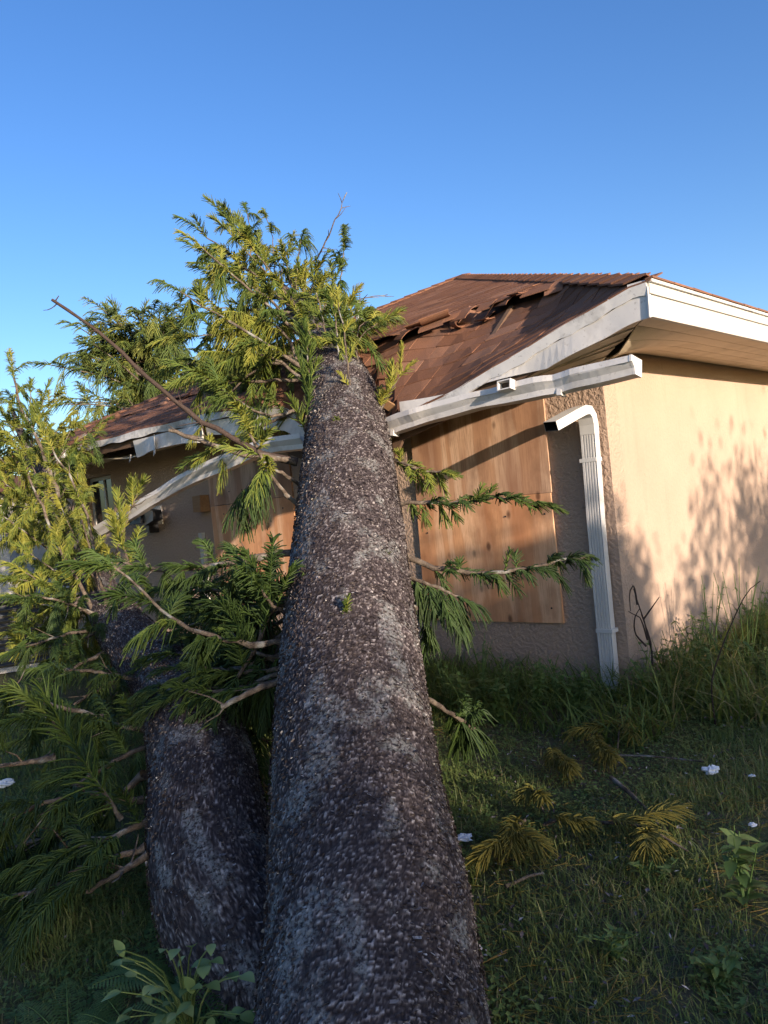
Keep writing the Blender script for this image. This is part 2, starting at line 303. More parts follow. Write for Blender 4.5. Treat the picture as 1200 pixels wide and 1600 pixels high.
# damaged roof surface
SAG_S = np.array([-0.8, -0.715, -0.46, -0.03, 0.5, 0.74, 1.3, 1.9, 2.4, 2.75, 3.1, 3.84, 5, 7, 7.6, 8.4, 10.2])
SAG_A = np.array([0, 0, 0.05, 0.16, 0.31, 0.38, 0.50, 0.56, 0.40, 0.22, 0.15, 0.10, 0.08, 0.07, 0.10, 0.05, 0.0])
ta, tr_ = axis(T1, R1, 300); th = to_h(ta)
def roof_z(s, v, off=0.0):
    s = np.asarray(s, float); v = np.asarray(v, float)
    base = ZT + (v + OV) * TAN; a = np.interp(s, SAG_S, SAG_A) * smooth(-0.02, 0.3, s - v)
    fold = 0.98 + 0.07 * np.sin(s * 2.3) + 0.06 * np.sin(s * 5.1 + 1)
    t = (v + OV) / (fold + off)
    prof = np.where(t < 1, 1 - 0.78 * t * (fold + off) / fold, 0.0)
    z = base - a * prof
    wob = 0.006 * np.sin(s * 7 + v * 4) * np.sin(v * 6 - s * 2) * np.clip(a * 4, 0.15, 1)
    z = z + wob + np.where(t < 1, 0.12 * (fbm(s * 2.1 + 30, v * 1.7 + 30, 91, 2) - 0.42) * np.clip(a * 3, 0, 1) * smooth(0.0, 0.35, t), 0)
    # groove pressed in by the trunk
    flat = z.ravel().copy(); fs = s.ravel(); fv = v.ravel()
    for k in range(0, 300, 2):
        if th[k, 1] < -1.3 or th[k, 1] > 2.2: continue
        r = tr_[k] * 1.12
        d2 = (fs + th[k, 0]) ** 2 + (fv - th[k, 1]) ** 2
        m = d2 < r * r
        flat[m] = np.minimum(flat[m], th[k, 2] - np.sqrt(r * r - d2[m]) * 0.98 - 0.01)
    return flat.reshape(z.shape)
def hip_ok(s, v): return (s >= v - 1e-6) & (s <= WL - v + 1e-6)
# roof deck: front face follows the damage, other faces plain
roof = link('roof', None, house)
ns, nv = 150, 70
tv = np.linspace(0, 1, nv); sv = np.linspace(0, 1, ns)
VV = -OV + tv * (APS + OV); S0 = VV; S1 = WL - VV
SS = S0[None, :] + sv[:, None] * (S1 - S0)[None, :]; V2 = np.broadcast_to(VV[None, :], SS.shape)
Z2 = roof_z(SS, V2, 0.16) - 0.03
def grid_faces(a, b):
    i, j = np.meshgrid(np.arange(a - 1), np.arange(b - 1), indexing='ij')
    return np.stack([i * b + j, (i + 1) * b + j, (i + 1) * b + j + 1, i * b + j + 1], -1).reshape(-1, 4)
top = np.stack([-SS, V2, Z2], -1).reshape(-1, 3); fc = grid_faces(ns, nv); und = top - [0, 0, 0.02]
obj('deck', np.r_[top, und], np.r_[fc[:, ::-1], fc + len(top)], M['attic_dark'], roof)
RB = 11.0; HW = APS
mb = MB()
e = OV
mb.add([(e, -e, ZT), (e, RB + e, ZT), (-APS, RB - APS, APZ), (-APS, APS, APZ)], [(0, 1, 2, 3)])
mb.add([(-WL - e, -e, ZT), (-WL - e, RB + e, ZT), (-APS, RB - APS, APZ), (-APS, APS, APZ)], [(3, 2, 1, 0)])
mb.add([(e, RB + e, ZT), (-WL - e, RB + e, ZT), (-APS, RB - APS, APZ)], [(0, 1, 2)])
o = mb.build('side_slope', M['shingle'], roof)
# shingles of the front slope
cosr = math.cos(math.atan(TAN)); ex = 0.142; slope_len = (APS + OV) / cosr
tabs = []
ncourse = int(slope_len / ex)
for c_ in range(ncourse):
    v0 = -OV - 0.02 + c_ * ex * cosr; v1 = v0 + 0.20 * cosr
    s = v0 - 0.02 - (0.152 if c_ % 2 else 0) - rng.uniform(0, 0.03); wtab = 0.305
    while s < WL - v0 + 0.02:
        a = max(s + 0.004, v0 - 0.01); b = min(s + wtab - 0.004, WL - v0 + 0.01)
        if b - a > 0.05: tabs.append((a, b, v0, v1, c_))
        s += wtab
def fold_v(s): return -OV + 0.98 + 0.07 * np.sin(s * 2.3) + 0.06 * np.sin(s * 5.1 + 1)
def tab_mesh(t):
    a, b, v0, v1, c_ = t
    mid = (a + b) / 2; a_ = float(np.interp(mid, SAG_S, SAG_A) * smooth(-0.02, 0.3, mid - v0)); fv = float(fold_v(mid)); dmg = min(1, a_ * 3) * (1 if v0 < 0.6 else 0.15)
    S = np.array([a, mid, b, a, mid, b]); V = np.array([v0, v0, v0, v1, v1, v1]); over = 0
    if a_ > 0.06 and mid - v0 > 0.5 and fv <= v0 < fv + ex * cosr: over = rng.uniform(0.0, 0.07) * (rng.random() < 0.7); 
    V = V + (S - mid) * rng.uniform(-1, 1) * 0.02 * dmg
    if a_ > 0.06 and mid - v0 > 0.5 and v0 < fv < v1:                               # stays on the folded-down side
        e0 = np.minimum(V[:3], fv - 0.07); za = roof_z(S[:3], e0); zb = roof_z(S[:3], e0 + 0.05); k = np.clip((zb - za) / 0.05, 0.2, 1.0)
        Z = np.r_[za + k * (V[:3] - e0), za + k * (V[3:] - e0)]
    else:
        Z = roof_z(S, V)
        if over: V[:3] -= over + rng.uniform(0, 0.04, 3); Z[:3] -= (over * TAN + 0.02 * rng.random(3)); 
    lift = 0.010 + dmg * max(0, rng.normal(0, 0.003)) + (0.01 if over else 0)
    Z = Z + np.r_[lift + np.array([rng.random(), 0.3, rng.random()]) * 0.006 * dmg, [0.002] * 3]
    P = np.stack([-S, V, Z], -1); Q = P - [0, 0, 0.009]
    Vv = np.r_[P, Q]
    Fq = [(0, 3, 4, 1), (1, 4, 5, 2), (6, 7, 10, 9), (7, 8, 11, 10), (0, 1, 7, 6), (1, 2, 8, 7), (0, 6, 9, 3), (2, 5, 11, 8)]
    return Vv, Fq
dist = [np.linalg.norm(H((t[0] + t[1]) / 2, t[2], 3)[:2]) for t in tabs]
vis = [((t[0] + t[1]) / 2 < 1.9 or (t[0] + t[1]) / 2 > 2.7) for t in tabs]
# the ones on the folded-down band show largest, then the near ones
score = np.array([d - 2.2 * float(np.interp((t[0] + t[1]) / 2, SAG_S, SAG_A)) * 3 * (t[2] < 0.5) + (0 if v_ else 50) for d, t, v_ in zip(dist, tabs, vis)])
order = np.argsort(score); big = set(order[:290].tolist())
rest_V = []; rest_F = []; rest_T = []; n0 = 0
for i, t in enumerate(tabs):
    Vv, Fq = tab_mesh(t); tint = float(np.clip(rng.normal(0.45, 0.22), 0, 1))
    if i in big:
        o = obj('shingle', Vv, Fq, M['shingle'], roof, False, {'tint': np.full(12, tint)})
    else:
        rest_V.append(Vv); rest_F += [tuple(k + n0 for k in f) for f in Fq]; rest_T += [tint] * 12; n0 += 12
o = obj('shingle_field', np.concatenate(rest_V), rest_F, M['shingle'], roof, False, {'tint': np.array(rest_T)}); tag(o, kind='stuff')
# hip caps on the near hip and the far hip
for hip in (0, 1):
    ncap = 34
    for k in range(ncap):
        f0 = k / ncap; f1 = (k + 1.35) / ncap
        def hp(f, w, dz):
            v = -OV + f * (APS + OV); s = v if hip == 0 else WL - v
            sgn = 1 if hip == 0 else -1
            inner = np.array([-(s + sgn * w), v, 0]); outer = np.array([-(s), v + w, 0])
            z0 = float(roof_z(np.array([s]), np.array([v]))[0])
            return [(-(s + sgn * w), v, z0 + 0.012 + dz - 0.004), (-s, v, z0 + 0.03 + dz), (-s, v + w, z0 + 0.012 + dz - 0.004)]
        A = hp(f0, 0.15, 0.02); B_ = hp(min(f1, 1.02), 0.14, 0.002)
        A = np.array(A); B_ = np.array(B_); Vv = np.r_[A, B_, A - [0, 0, 0.012], B_ - [0, 0, 0.012]]
        Fq = [(0, 1, 4, 3), (1, 2, 5, 4), (6, 9, 10, 7), (7, 10, 11, 8), (0, 6, 7, 1), (1, 7, 8, 2), (0, 3, 9, 6), (2, 8, 11, 5)]
        obj('hip_shingle', Vv, Fq, M['shingle'], roof, False, {'tint': np.full(12, float(np.clip(rng.normal(0.5, 0.2), 0, 1)))})
# curled, torn shingles on the lip of the fold
def curled(s, v, w, d, curl, rot, tint):
    n_ = 7; u = np.linspace(0, 1, n_); ang = curl * u
    x = np.concatenate([[0], np.cumsum(np.cos(ang[:-1]) * d / (n_ - 1))]); z = np.concatenate([[0], np.cumsum(np.sin(ang[:-1]) * d / (n_ - 1))])
    z0 = float(roof_z(np.array([s]), np.array([v]))[0]) + 0.02
    cr, sr = math.cos(rot), math.sin(rot); A = []; Bq = []
    for k in range(n_):
        for lst, ww in ((A, -w / 2), (Bq, w / 2)):
            jx = ww + rng.uniform(-0.006, 0.006); jy = -x[k]
            X = jx * cr - jy * sr; Y = jx * sr + jy * cr
            lst.append((-s + X, v + Y, z0 + z[k] + Y * TAN))
    m_ = MB().strip(A, Bq, (0, 0, 0.007)); me = mesh('torn_shingle', m_.V, m_.F, M['shingle'], False, {'tint': np.full(len(m_.V), tint)})
    link('torn_shingle', me, roof)
for a in [(1.66, 0.24, 0.26, 0.17, 1.1, 0.45, 0.6), (1.42, 0.27, 0.13, 0.12, 1.5, -0.5, 0.5), (1.86, 0.26, 0.22, 0.15, 0.8, 0.2, 0.5), (1.15, 0.30, 0.16, 0.10, 0.6, -0.3, 0.5)] + [(float(q), float(fold_v(q)) + 0.05, float(rng.uniform(0.1, 0.3)), float(rng.uniform(0.10, 0.17)), float(rng.choice([-0.9, -0.6, -0.4, 0.5])), float(rng.uniform(-0.5, 0.5)), float(rng.uniform(0.2, 0.7))) for q in np.linspace(0.45, 1.95, 9) + rng.uniform(-0.06, 0.06, 9)]: curled(*a)
# vent pipe
pz = float(roof_z(np.array([4.95]), np.array([2.6]))[0]); K = 14; aa = np.arange(K) * 2 * math.pi / K
V_ = [(-4.95 + 0.045 * math.cos(t), 2.6 + 0.045 * math.sin(t), pz - 0.1) for t in aa] + [(-4.95 + 0.045 * math.cos(t), 2.6 + 0.045 * math.sin(t), pz + 0.30) for t in aa] + \
     [(-4.95 + 0.036 * math.cos(t), 2.6 + 0.036 * math.sin(t), pz + 0.30) for t in aa] + [(-4.95 + 0.036 * math.cos(t), 2.6 + 0.036 * math.sin(t), pz + 0.1) for t in aa]
F_ = [(r * K + i, r * K + (i + 1) % K, (r + 1) * K + (i + 1) % K, (r + 1) * K + i) for r in range(3) for i in range(K)]
obj('vent_pipe', V_, F_, M['pipe_white'], roof, True)

# walls
zb = -0.35
wt = 0.2
wins = [(0.62, 1.82, 0.55, 2.0), (3.75, 5.05, 0.55, 1.98), (7.6, 8.46, 1.45, 2.27)]       # s0, s1, z0, z1 of the openings of the front wall
front = MB()
def fbox(s0, s1, z0, z1): front.box((-s1, 0, z0), (-s0, wt, z1))
prev = 0.0
for (a, b, z0, z1) in wins:
    fbox(prev, a, zb, ZS + 0.12); fbox(a, b, zb, z0); fbox(a, b, z1, ZS + 0.12); prev = b
fbox(prev, WL, zb, ZS + 0.12)
front.build('front_wall', M['stucco'], house)
MB().box((-wt, wt, zb), (-0.002, RB, ZS + 0.12)).build('side_wall', M['stucco_side'], house)
MB().box((-WL + 0.002, wt, zb), (-WL + wt, RB, ZS + 0.12)).build('side_wall', M['stucco_side'], house)
MB().box((-WL + wt, RB - wt, zb), (-wt, RB - 0.002, ZS + 0.12)).build('back_wall', M['stucco'], house)
MB().box((-WL + wt, wt + 0.4, ZS - 0.25), (-wt, RB - wt, ZS - 0.2)).build('ceiling_board', M['attic_dark'], house)
for (a, b, z0, z1) in wins:
    wd = link('window', None, house)
    f_ = MB()
    for (x0, x1, y0, y1) in ((a, b, z0, z0 + 0.05), (a, b, z1 - 0.05, z1), (a, a + 0.05, z0 + 0.05, z1 - 0.05), (b - 0.05, b, z0 + 0.05, z1 - 0.05), ((a + b) / 2 - 0.02, (a + b) / 2 + 0.02, z0 + 0.05, z1 - 0.05)):
        f_.box((-x1 + 0.001, 0.10, y0), (-x0 - 0.001, 0.15, y1))
    f_.build('frame', M['white_trim'], wd)
    MB().box((-b + 0.05, 0.118, z0 + 0.05), (-a - 0.05, 0.126, z1 - 0.05)).build('pane', M['glass_dark'], wd)
    MB().box((-b + 0.001, 0.001, z0 - 0.03), (-a - 0.001, 0.12, z0 + 0.001)).build('sill', M['stucco'], wd)
# sheets of plywood over the windows
def ply(P, mat, v=-0.002, t=0.019, name='plywood_sheet'):
    A = np.array([(-s, v, z) for s, z in P]); Bq = A - [0, t, 0]
    o = obj(name, np.r_[A, Bq], [(0, 1, 2, 3), (7, 6, 5, 4), (0, 4, 5, 1), (1, 5, 6, 2), (2, 6, 7, 3), (3, 7, 4, 0)], M[mat], house); return o
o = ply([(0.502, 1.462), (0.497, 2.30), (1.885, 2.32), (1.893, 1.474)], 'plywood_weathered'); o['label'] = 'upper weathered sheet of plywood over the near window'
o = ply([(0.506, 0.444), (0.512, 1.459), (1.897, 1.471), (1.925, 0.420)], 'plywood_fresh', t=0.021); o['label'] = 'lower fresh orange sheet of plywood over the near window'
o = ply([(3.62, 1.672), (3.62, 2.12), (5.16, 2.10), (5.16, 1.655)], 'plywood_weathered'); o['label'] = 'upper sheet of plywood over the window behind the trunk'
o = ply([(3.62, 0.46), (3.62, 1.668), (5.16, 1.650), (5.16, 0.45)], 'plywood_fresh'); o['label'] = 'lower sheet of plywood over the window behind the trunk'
for (s, z) in ((0.58, 1.30), (0.6, 0.56), (0.95, 1.30), (1.35, 0.53), (1.8, 1.2), (1.82, 0.52), (0.55, 0.9), (1.62, 1.3), (3.8, 1.55), (4.0, 1.80), (4.2, 1.55), (4.5, 1.8), (4.75, 1.8), (4.9, 1.55)):
    a8 = np.arange(6) * math.pi / 3
    V_ = [(-s + 0.009 * math.cos(q), -0.022, z + 0.009 * math.sin(q)) for q in a8] + [(-s + 0.006 * math.cos(q), -0.028, z + 0.006 * math.sin(q)) for q in a8]
    obj('screw_head', V_, [(i, (i + 1) % 6, 6 + (i + 1) % 6, 6 + i) for i in range(6)] + [tuple(range(6, 12))], M['black_plastic_and_shade'], house)
# a prop of timber at the edge of the boarded window and a strip of trim
MB().box((-5.36, -0.13, 1.60), (-5.20, -0.004, 1.80), 0.006).build('timber_block', M['raw_timber'], house)
MB().box((-5.44, -0.05, 0.30), (-5.37, -0.003, 1.35)).build('trim_strip', M['white_trim'], house)
# wall lamp, broken
lamp = link('wall_lamp', None, house)
MB().box((-6.72, -0.02, 1.50), (-6.30, -0.003, 1.74)).build('back_plate', M['white_trim'], lamp)
mb = MB().hexa([(-6.74, -0.26, 1.53), (-6.46, -0.24, 1.54), (-6.46, -0.10, 1.54), (-6.74, -0.12, 1.53), (-6.72, -0.27, 1.66), (-6.46, -0.22, 1.68), (-6.46, -0.10, 1.68), (-6.72, -0.13, 1.66)])
mb.build('lamp_head', M['black_plastic_and_shade'], lamp)
mb = MB().hexa([(-6.44, -0.20, 1.50), (-6.10, -0.26, 1.56), (-6.10, -0.12, 1.56), (-6.44, -0.10, 1.50), (-6.44, -0.20, 1.72), (-6.12, -0.24, 1.68), (-6.12, -0.12, 1.68), (-6.44, -0.10, 1.72)])
mb.build('lamp_head', M['black_plastic_and_shade'], lamp)
mb = MB().box((-6.50, -0.16, 1.40), (-6.40, -0.02, 1.55)).build('bracket', M['black_plastic_and_shade'], lamp)
a8 = np.arange(10) * math.pi / 5
obj('lens', [(-6.60 + 0.022 * math.cos(q), -0.262, 1.60 + 0.022 * math.sin(q)) for q in a8], [tuple(range(10))], M['lens_grey'], lamp)

# eaves: fascia boards
def eave(s): return float(roof_z(np.array([s]), np.array([-OV]))[0])
right_f = link('fascia', None, house)
MB().hexa([(OV - 0.03, -OV + 0.0, ZS - 0.005), (OV, -OV, ZS - 0.005), (OV, RB + OV, ZS - 0.005), (OV - 0.03, RB + OV, ZS - 0.005),
           (OV - 0.03, -OV, ZS + 0.125), (OV + 0.002, -OV, ZS + 0.125), (OV + 0.002, RB + OV, ZS + 0.125), (OV - 0.03, RB + OV, ZS + 0.125)]).build('lower_board', M['white_trim'], right_f)
MB().box((OV - 0.03, -OV - 0.004, ZS + 0.128), (OV + 0.016, RB + OV, ZT - 0.012)).build('upper_board', M['white_trim'], right_f)
MB().box((OV - 0.12, -OV - 0.01, ZT - 0.010), (OV + 0.035, RB + OV, ZT + 0.008)).build('drip_edge', M['old_white'], right_f)
# edge row of shingles over the right eave
for k in range(26):
    y0 = -OV - 0.02 + k * 0.305; ya, yb = y0 + 0.004, y0 + 0.301; xa, xb = max(OV - 0.2, -ya - 0.02), max(OV - 0.2, -yb); xo = OV + 0.045
    zi = lambda x: ZT + 0.014 + (OV - x) * TAN
    mb = MB().hexa([(xa, ya, zi(xa) - 0.012), (xo, ya, ZT + 0.009), (xo, yb, ZT + 0.009), (xb, yb, zi(xb) - 0.012), (xa, ya, zi(xa)), (xo, ya, ZT + 0.020 + rng.uniform(0, .005)), (xo, yb, ZT + 0.020 + rng.uniform(0, .005)), (xb, yb, zi(xb))])
    obj('eave_shingle', mb.V, mb.F, M['shingle'], roof, False, {'tint': np.full(8, float(rng.uniform(0.2, 0.7)))})
ff = link('fascia', None, house)
def fascia_piece(s0, s1, topf, botf, vf, name, mat, n=26, th=(0, 0.012, 0), par=None):
    S = np.linspace(s0, s1, n); A = []; Bq = []
    for s in S:
        vt, vb = vf(s); A.append((-s, vt, topf(s))); Bq.append((-s, vb, botf(s)))
    m_ = MB().strip(A, Bq, th); return obj(name, m_.V, m_.F, M[mat], par or ff)
# near the corner: dented aluminium cover hanging from the sagging edge
dent = lambda s: 0.012 * math.sin(s * 9) * math.exp(-((s - 0.0) / 0.5) ** 2)
fascia_piece(-OV - 0.001, 1.35, lambda s: eave(s) - 0.075 + 0.008 * math.sin(s * 6), lambda s: max(eave(s) - 0.205 - 0.02 * max(0, s + .5), ZS - 0.19) + 0.012 * math.sin(s * 4 + 1), lambda s: (-OV - 0.004 + dent(s) * 0.3, -OV + 0.004 - 0.012 * math.sin(s * 3.2) ** 2 + dent(s)), 'aluminium_cover', 'white_metal', 40)
fascia_piece(-OV - 0.001, 1.5, lambda s: eave(s) - 0.004, lambda s: eave(s) - 0.08 + 0.010 * math.sin(s * 11) * math.sin(s * 23), lambda s: (-OV - 0.020, -OV - 0.012), 'drip_edge', 'old_white', 48)
MB().box((OV - 0.006, -OV - 0.016, ZS - 0.012), (OV + 0.008, -OV + 0.02, ZT - 0.03), 0.004).build('corner_cap', M['white_metal'], ff)
# left of the trunk
fascia_piece(2.55, 7.35, lambda s: eave(s) - 0.002 + 0.008 * math.sin(s * 5), lambda s: eave(s) - 0.075 + 0.014 * math.sin(s * 9) * math.sin(s * 4), lambda s: (-OV - 0.022, -OV - 0.012 + 0.02 * math.sin(s * 3)), 'drip_edge', 'old_white', 60)
fascia_piece(7.35, 8.15, lambda s: eave(7.35) - 0.002 - (s - 7.35) * 0.42, lambda s: eave(7.35) - 0.075 - (s - 7.35) * 0.46, lambda s: (-OV - 0.03 - (s - 7.35) * 0.1, -OV - 0.02 - (s - 7.35) * 0.1), 'drip_edge', 'old_white', 8)
fascia_piece(2.5, 4.05, lambda s: eave(s) - 0.075, lambda s: eave(s) - 0.23 + 0.02 * math.sin(s * 5), lambda s: (-OV - 0.002, -OV + 0.02 - 0.04 * math.sin(s * 4) ** 2), 'aluminium_cover', 'white_metal', 24)
fascia_piece(4.12, 5.55, lambda s: eave(s) - 0.085 - 0.01 * (s - 4.1), lambda s: eave(s) - 0.27 + 0.03 * math.sin(s * 3), lambda s: (-OV - 0.002, -OV + 0.03 - 0.06 * math.sin(s * 4) ** 2), 'aluminium_cover', 'white_metal', 22)
MB().hexa([(-4.14, -OV - 0.02, 2.36), (-4.04, -OV - 0.05, 2.37), (-4.04, -OV - 0.035, 2.37), (-4.14, -OV - 0.005, 2.36), (-4.10, -OV - 0.03, 2.52), (-4.05, -OV - 0.05, 2.54), (-4.05, -OV - 0.035, 2.54), (-4.10, -OV - 0.015, 2.52)]).build('torn_flap', M['white_metal'], ff)
MB().hexa([(-5.10, -OV - 0.02, 2.27), (-4.96, -OV - 0.08, 2.29), (-4.96, -OV - 0.07, 2.29), (-5.10, -OV - 0.01, 2.27), (-5.02, -OV - 0.03, 2.49), (-4.99, -OV - 0.05, 2.50), (-4.99, -OV - 0.04, 2.50), (-5.02, -OV - 0.02, 2.49)]).build('torn_flap', M['white_metal'], ff)
MB().hexa([(-5.72, -OV + 0.01, 2.26), (-5.62, -OV - 0.03, 2.27), (-5.62, -OV - 0.02, 2.27), (-5.72, -OV + 0.02, 2.26), (-5.63, -OV, 2.34), (-5.61, -OV - 0.02, 2.35), (-5.61, -OV - 0.01, 2.35), (-5.63, -OV + 0.01, 2.34)]).build('torn_flap', M['white_metal'], ff)
# timber sub-fascia, rafter tails, frieze behind
fascia_piece(-OV + 0.03, 1.5, lambda s: eave(s) - 0.03, lambda s: eave(s) - 0.17, lambda s: (-OV + 0.03, -OV + 0.03), 'sub_fascia', 'old_timber', 20, (0, 0.03, 0))
fascia_piece(2.6, WL + OV, lambda s: eave(s) - 0.03, lambda s: eave(s) - 0.16, lambda s: (-OV + 0.03, -OV + 0.03), 'sub_fascia', 'old_timber', 40, (0, 0.03, 0))
s = 0.3
while s < WL + 0.4:
    if not (1.3 < s < 2.7):
        P = [(-s - 0.02, -OV + 0.062, eave(s) - 0.16), (-s + 0.02, -OV + 0.062, eave(s) - 0.16)]
        z1 = float(roof_z(np.array([s]), np.array([0.3]))[0])
        MB().hexa([(-s - 0.02, -OV + 0.062, eave(s) - 0.15), (-s + 0.02, -OV + 0.062, eave(s) - 0.15), (-s + 0.02, 0.3, z1 - 0.17), (-s - 0.02, 0.3, z1 - 0.17),
                   (-s - 0.02, -OV + 0.062, eave(s) - 0.05), (-s + 0.02, -OV + 0.062, eave(s) - 0.05), (-s + 0.02, 0.3, z1 - 0.05), (-s - 0.02, 0.3, z1 - 0.05)]).build('rafter_tail', M['old_timber'], house)
    s += 0.61
# broken rafter end with splinters over the plywood
spl = link('broken_rafter', None, house)
MB().hexa([(-1.35, -0.62, 2.12), (-1.02, -0.60, 2.15), (-1.02, -0.56, 2.15), (-1.35, -0.58, 2.12), (-1.32, -0.62, 2.20), (-1.05, -0.60, 2.21), (-1.05, -0.56, 2.21), (-1.32, -0.58, 2.20)]).build('rafter_end', M['raw_timber'], spl)
for q in range(4):
    z = 2.13 + q * 0.014
    MB().hexa([(-1.04, -0.60, z), (-0.86 + rng.uniform(-.05, .04), -0.60, z - 0.012), (-0.86, -0.59, z - 0.012), (-1.04, -0.58, z), (-1.04, -0.60, z + 0.010), (-0.87, -0.60, z - 0.008), (-0.87, -0.595, z - 0.008), (-1.04, -0.58, z + 0.010)]).build('splinter', M['raw_timber'], spl)
for q, (s_, v_, z_, L_, az_, el_) in enumerate(((1.62, -0.66, 2.10, 0.5, 2.6, 0.35), (1.45, -0.5, 2.16, 0.4, 2.9, 0.6), (1.70, -0.72, 2.22, 0.35, 2.2, 0.9), (2.72, -0.62, 2.18, 0.55, 0.4, -0.3), (2.95, -0.5, 2.22, 0.5, 0.2, -0.5), (2.62, -0.7, 2.28, 0.4, 0.7, 0.5), (3.4, -0.4, 2.22, 0.6, 0.3, -0.35))):
    d_ = np.array([math.cos(az_) * math.cos(el_), -abs(math.sin(az_)) * math.cos(el_) * 0.4, math.sin(el_)]); a_ = np.array([-s_, v_, z_]); e2 = norm(np.cross(d_, [0, 1., 0.1])); e3 = np.cross(d_, e2); P_ = []
    for t_, w_ in ((0, 0.045), (1, 0.03)):
        for sa, sb in ((-1, -1), (1, -1), (1, 1), (-1, 1)): P_.append(a_ + d_ * L_ * (t_ + rng.uniform(-0.12, 0.12)) + e2 * w_ * sa + e3 * 0.01 * sb)
    MB().hexa(P_).build('broken_board', M['raw_timber' if q % 2 else 'old_timber'], spl)
# soffits
sof = link('soffit', None, house)
for k in range(5):                                               # strips running along the front, at the corner only
    y0 = -OV + 0.03 + k * 0.136; y1 = y0 + 0.130
    xr0 = -y0 * 1.0 - 0.02; xr1 = -y1 - 0.02
    xl = -0.30 - 0.06 * k + rng.uniform(-0.03, 0.03); dz = lambda x, y: -0.17 * max(0, (OV - x)) ** 1.3 * (0.6 if y > -0.3 else 0.9) - (0.02 * (y + OV)) - 0.03 * k * 0.3
    A = []; Bq = []
    for u in np.linspace(0, 1, 8):
        x0 = xr0 + (xl - xr0) * u; x1 = xr1 + (xl - xr1) * u
        A.append((x0, y0, ZS + 0.004 + dz(x0, y0))); Bq.append((x1, y1, ZS + 0.004 + dz(x1, y1)))
    m_ = MB().strip(A, Bq, (0, 0, 0.010)); obj('soffit_strip', m_.V, m_.F, M['soffit_vented'], sof)
for k in range(5):                                               # strips running along the right wall
    x1 = OV - 0.03 - k * 0.136; x0 = x1 - 0.131
    ya1 = -x1 + 0.0; ya0 = -x0 + 0.0
    drop = lambda y, x: -0.15 * max(0, 0.75 - y) ** 2 * smooth(0.62, 0.1, x)
    A = []; Bq = []
    for u in np.r_[np.linspace(0, 0.12, 8), np.linspace(0.16, 1, 8)]:
        y0 = ya0 + (RB - ya0) * u; y1 = ya1 + (RB - ya1) * u
        A.append((x0, y0, ZS + 0.002 + float(drop(y0, x0)))); Bq.append((x1, y1, ZS + 0.002 + float(drop(y1, x1))))
    m_ = MB().strip(A, Bq, (0, 0, 0.010)); obj('soffit_strip', m_.V, m_.F, M['soffit_vented' if k > 1 else 'soffit'], sof)
# hanging soffit sheet left of the trunk
m_ = MB().strip([(-s, -0.02, ZS - 0.02 + 0.01 * math.sin(s * 4)) for s in np.linspace(5.2, 9.2, 12)], [(-s, -OV + 0.12 + 0.05 * math.sin(s * 2), 2.36 + 0.04 * math.sin(s * 3)) for s in np.linspace(5.2, 9.2, 12)], (0, 0, 0.01))
obj('soffit_strip', m_.V, m_.F, M['soffit'], sof)

# downspout with fluted front and a bent elbow
ds = link('downspout', None, house)
def ds_profile():
    w, d = 0.115, 0.065; P = []
    nfl = 5
    for i in range(nfl):                                         # front face with flutes
        x0 = -w / 2 + 0.006 + i * (w - 0.012) / nfl; q = (w - 0.012) / nfl
        P += [(x0, -d / 2), (x0 + q * 0.55, -d / 2), (x0 + q * 0.62, -d / 2 + 0.008), (x0 + q * 0.93, -d / 2 + 0.008)]
    P += [(w / 2, -d / 2), (w / 2, d / 2), (-w / 2, d / 2), (-w / 2, -d / 2)]
    return np.array(P)
prof = ds_profile(); npf = len(prof)
def sweep(path, prof, xdir, close_ends=True, scale=None, tw=None):
    path = np.asarray(path, float); K = len(path); T = np.gradient(path, axis=0); T /= np.linalg.norm(T, axis=1, keepdims=True)
    V = []
    for k in range(K):
        x = np.asarray(xdir, float); x = norm(x - T[k] * (x @ T[k])); y = np.cross(T[k], x)
        p = prof if scale is None else prof * scale[k]
        V.append(path[k] + p[:, :1] * x + p[:, 1:] * y)
    n_ = len(prof); Fq = [(k * n_ + i, k * n_ + (i + 1) % n_, (k + 1) * n_ + (i + 1) % n_, (k + 1) * n_ + i) for k in range(K - 1) for i in range(n_)]
    if close_ends: Fq += [tuple(range(n_))[::-1], tuple((K - 1) * n_ + i for i in range(n_))]
    return np.concatenate(V), Fq
path = [(-0.135, -0.055, -0.12), (-0.133, -0.055, 0.6), (-0.128, -0.058, 1.2), (-0.11, -0.062, 1.86)]
V_, F_ = sweep(path, prof, (1, 0, 0)); obj('pipe', V_, F_, M['downspout'], ds)
el = [(-0.11, -0.062, 1.86), (-0.108, -0.064, 1.93), (-0.109, -0.075, 1.99), (-0.112, -0.105, 2.028), (-0.12, -0.15, 2.035), (-0.14, -0.25, 2.005), (-0.165, -0.36, 1.965), (-0.185, -0.46, 1.930)]
rp = np.array([(-0.0575, -0.0335), (0.0575, -0.0335), (0.0575, 0.0335), (-0.0575, 0.0335)]) * 1.02
V_, F_ = sweep(el, rp, (1, 0, 0), False); eo = obj('elbow', V_, F_, M['downspout'], ds)
V_, F_ = sweep(el, rp * 0.94, (1, 0, 0), False); obj('elbow_shade_lining', V_, [f[::-1] for f in F_], M['black_plastic_and_shade'], ds)  # black lining, the shade inside the elbow put into its colour
for z in (0.40, 1.66):
    MB().box((-0.195, -0.096, z), (-0.062, -0.004, z + 0.028)).build('strap', M['downspout'], ds)
MB().hexa([(-0.195, -0.09, -0.16), (-0.07, -0.09, -0.16), (-0.07, -0.02, -0.16), (-0.195, -0.02, -0.16), (-0.198, -0.092, 0.05), (-0.068, -0.092, 0.05), (-0.068, -0.018, 0.05), (-0.198, -0.018, 0.05)]).build('shoe', M['downspout'], ds)

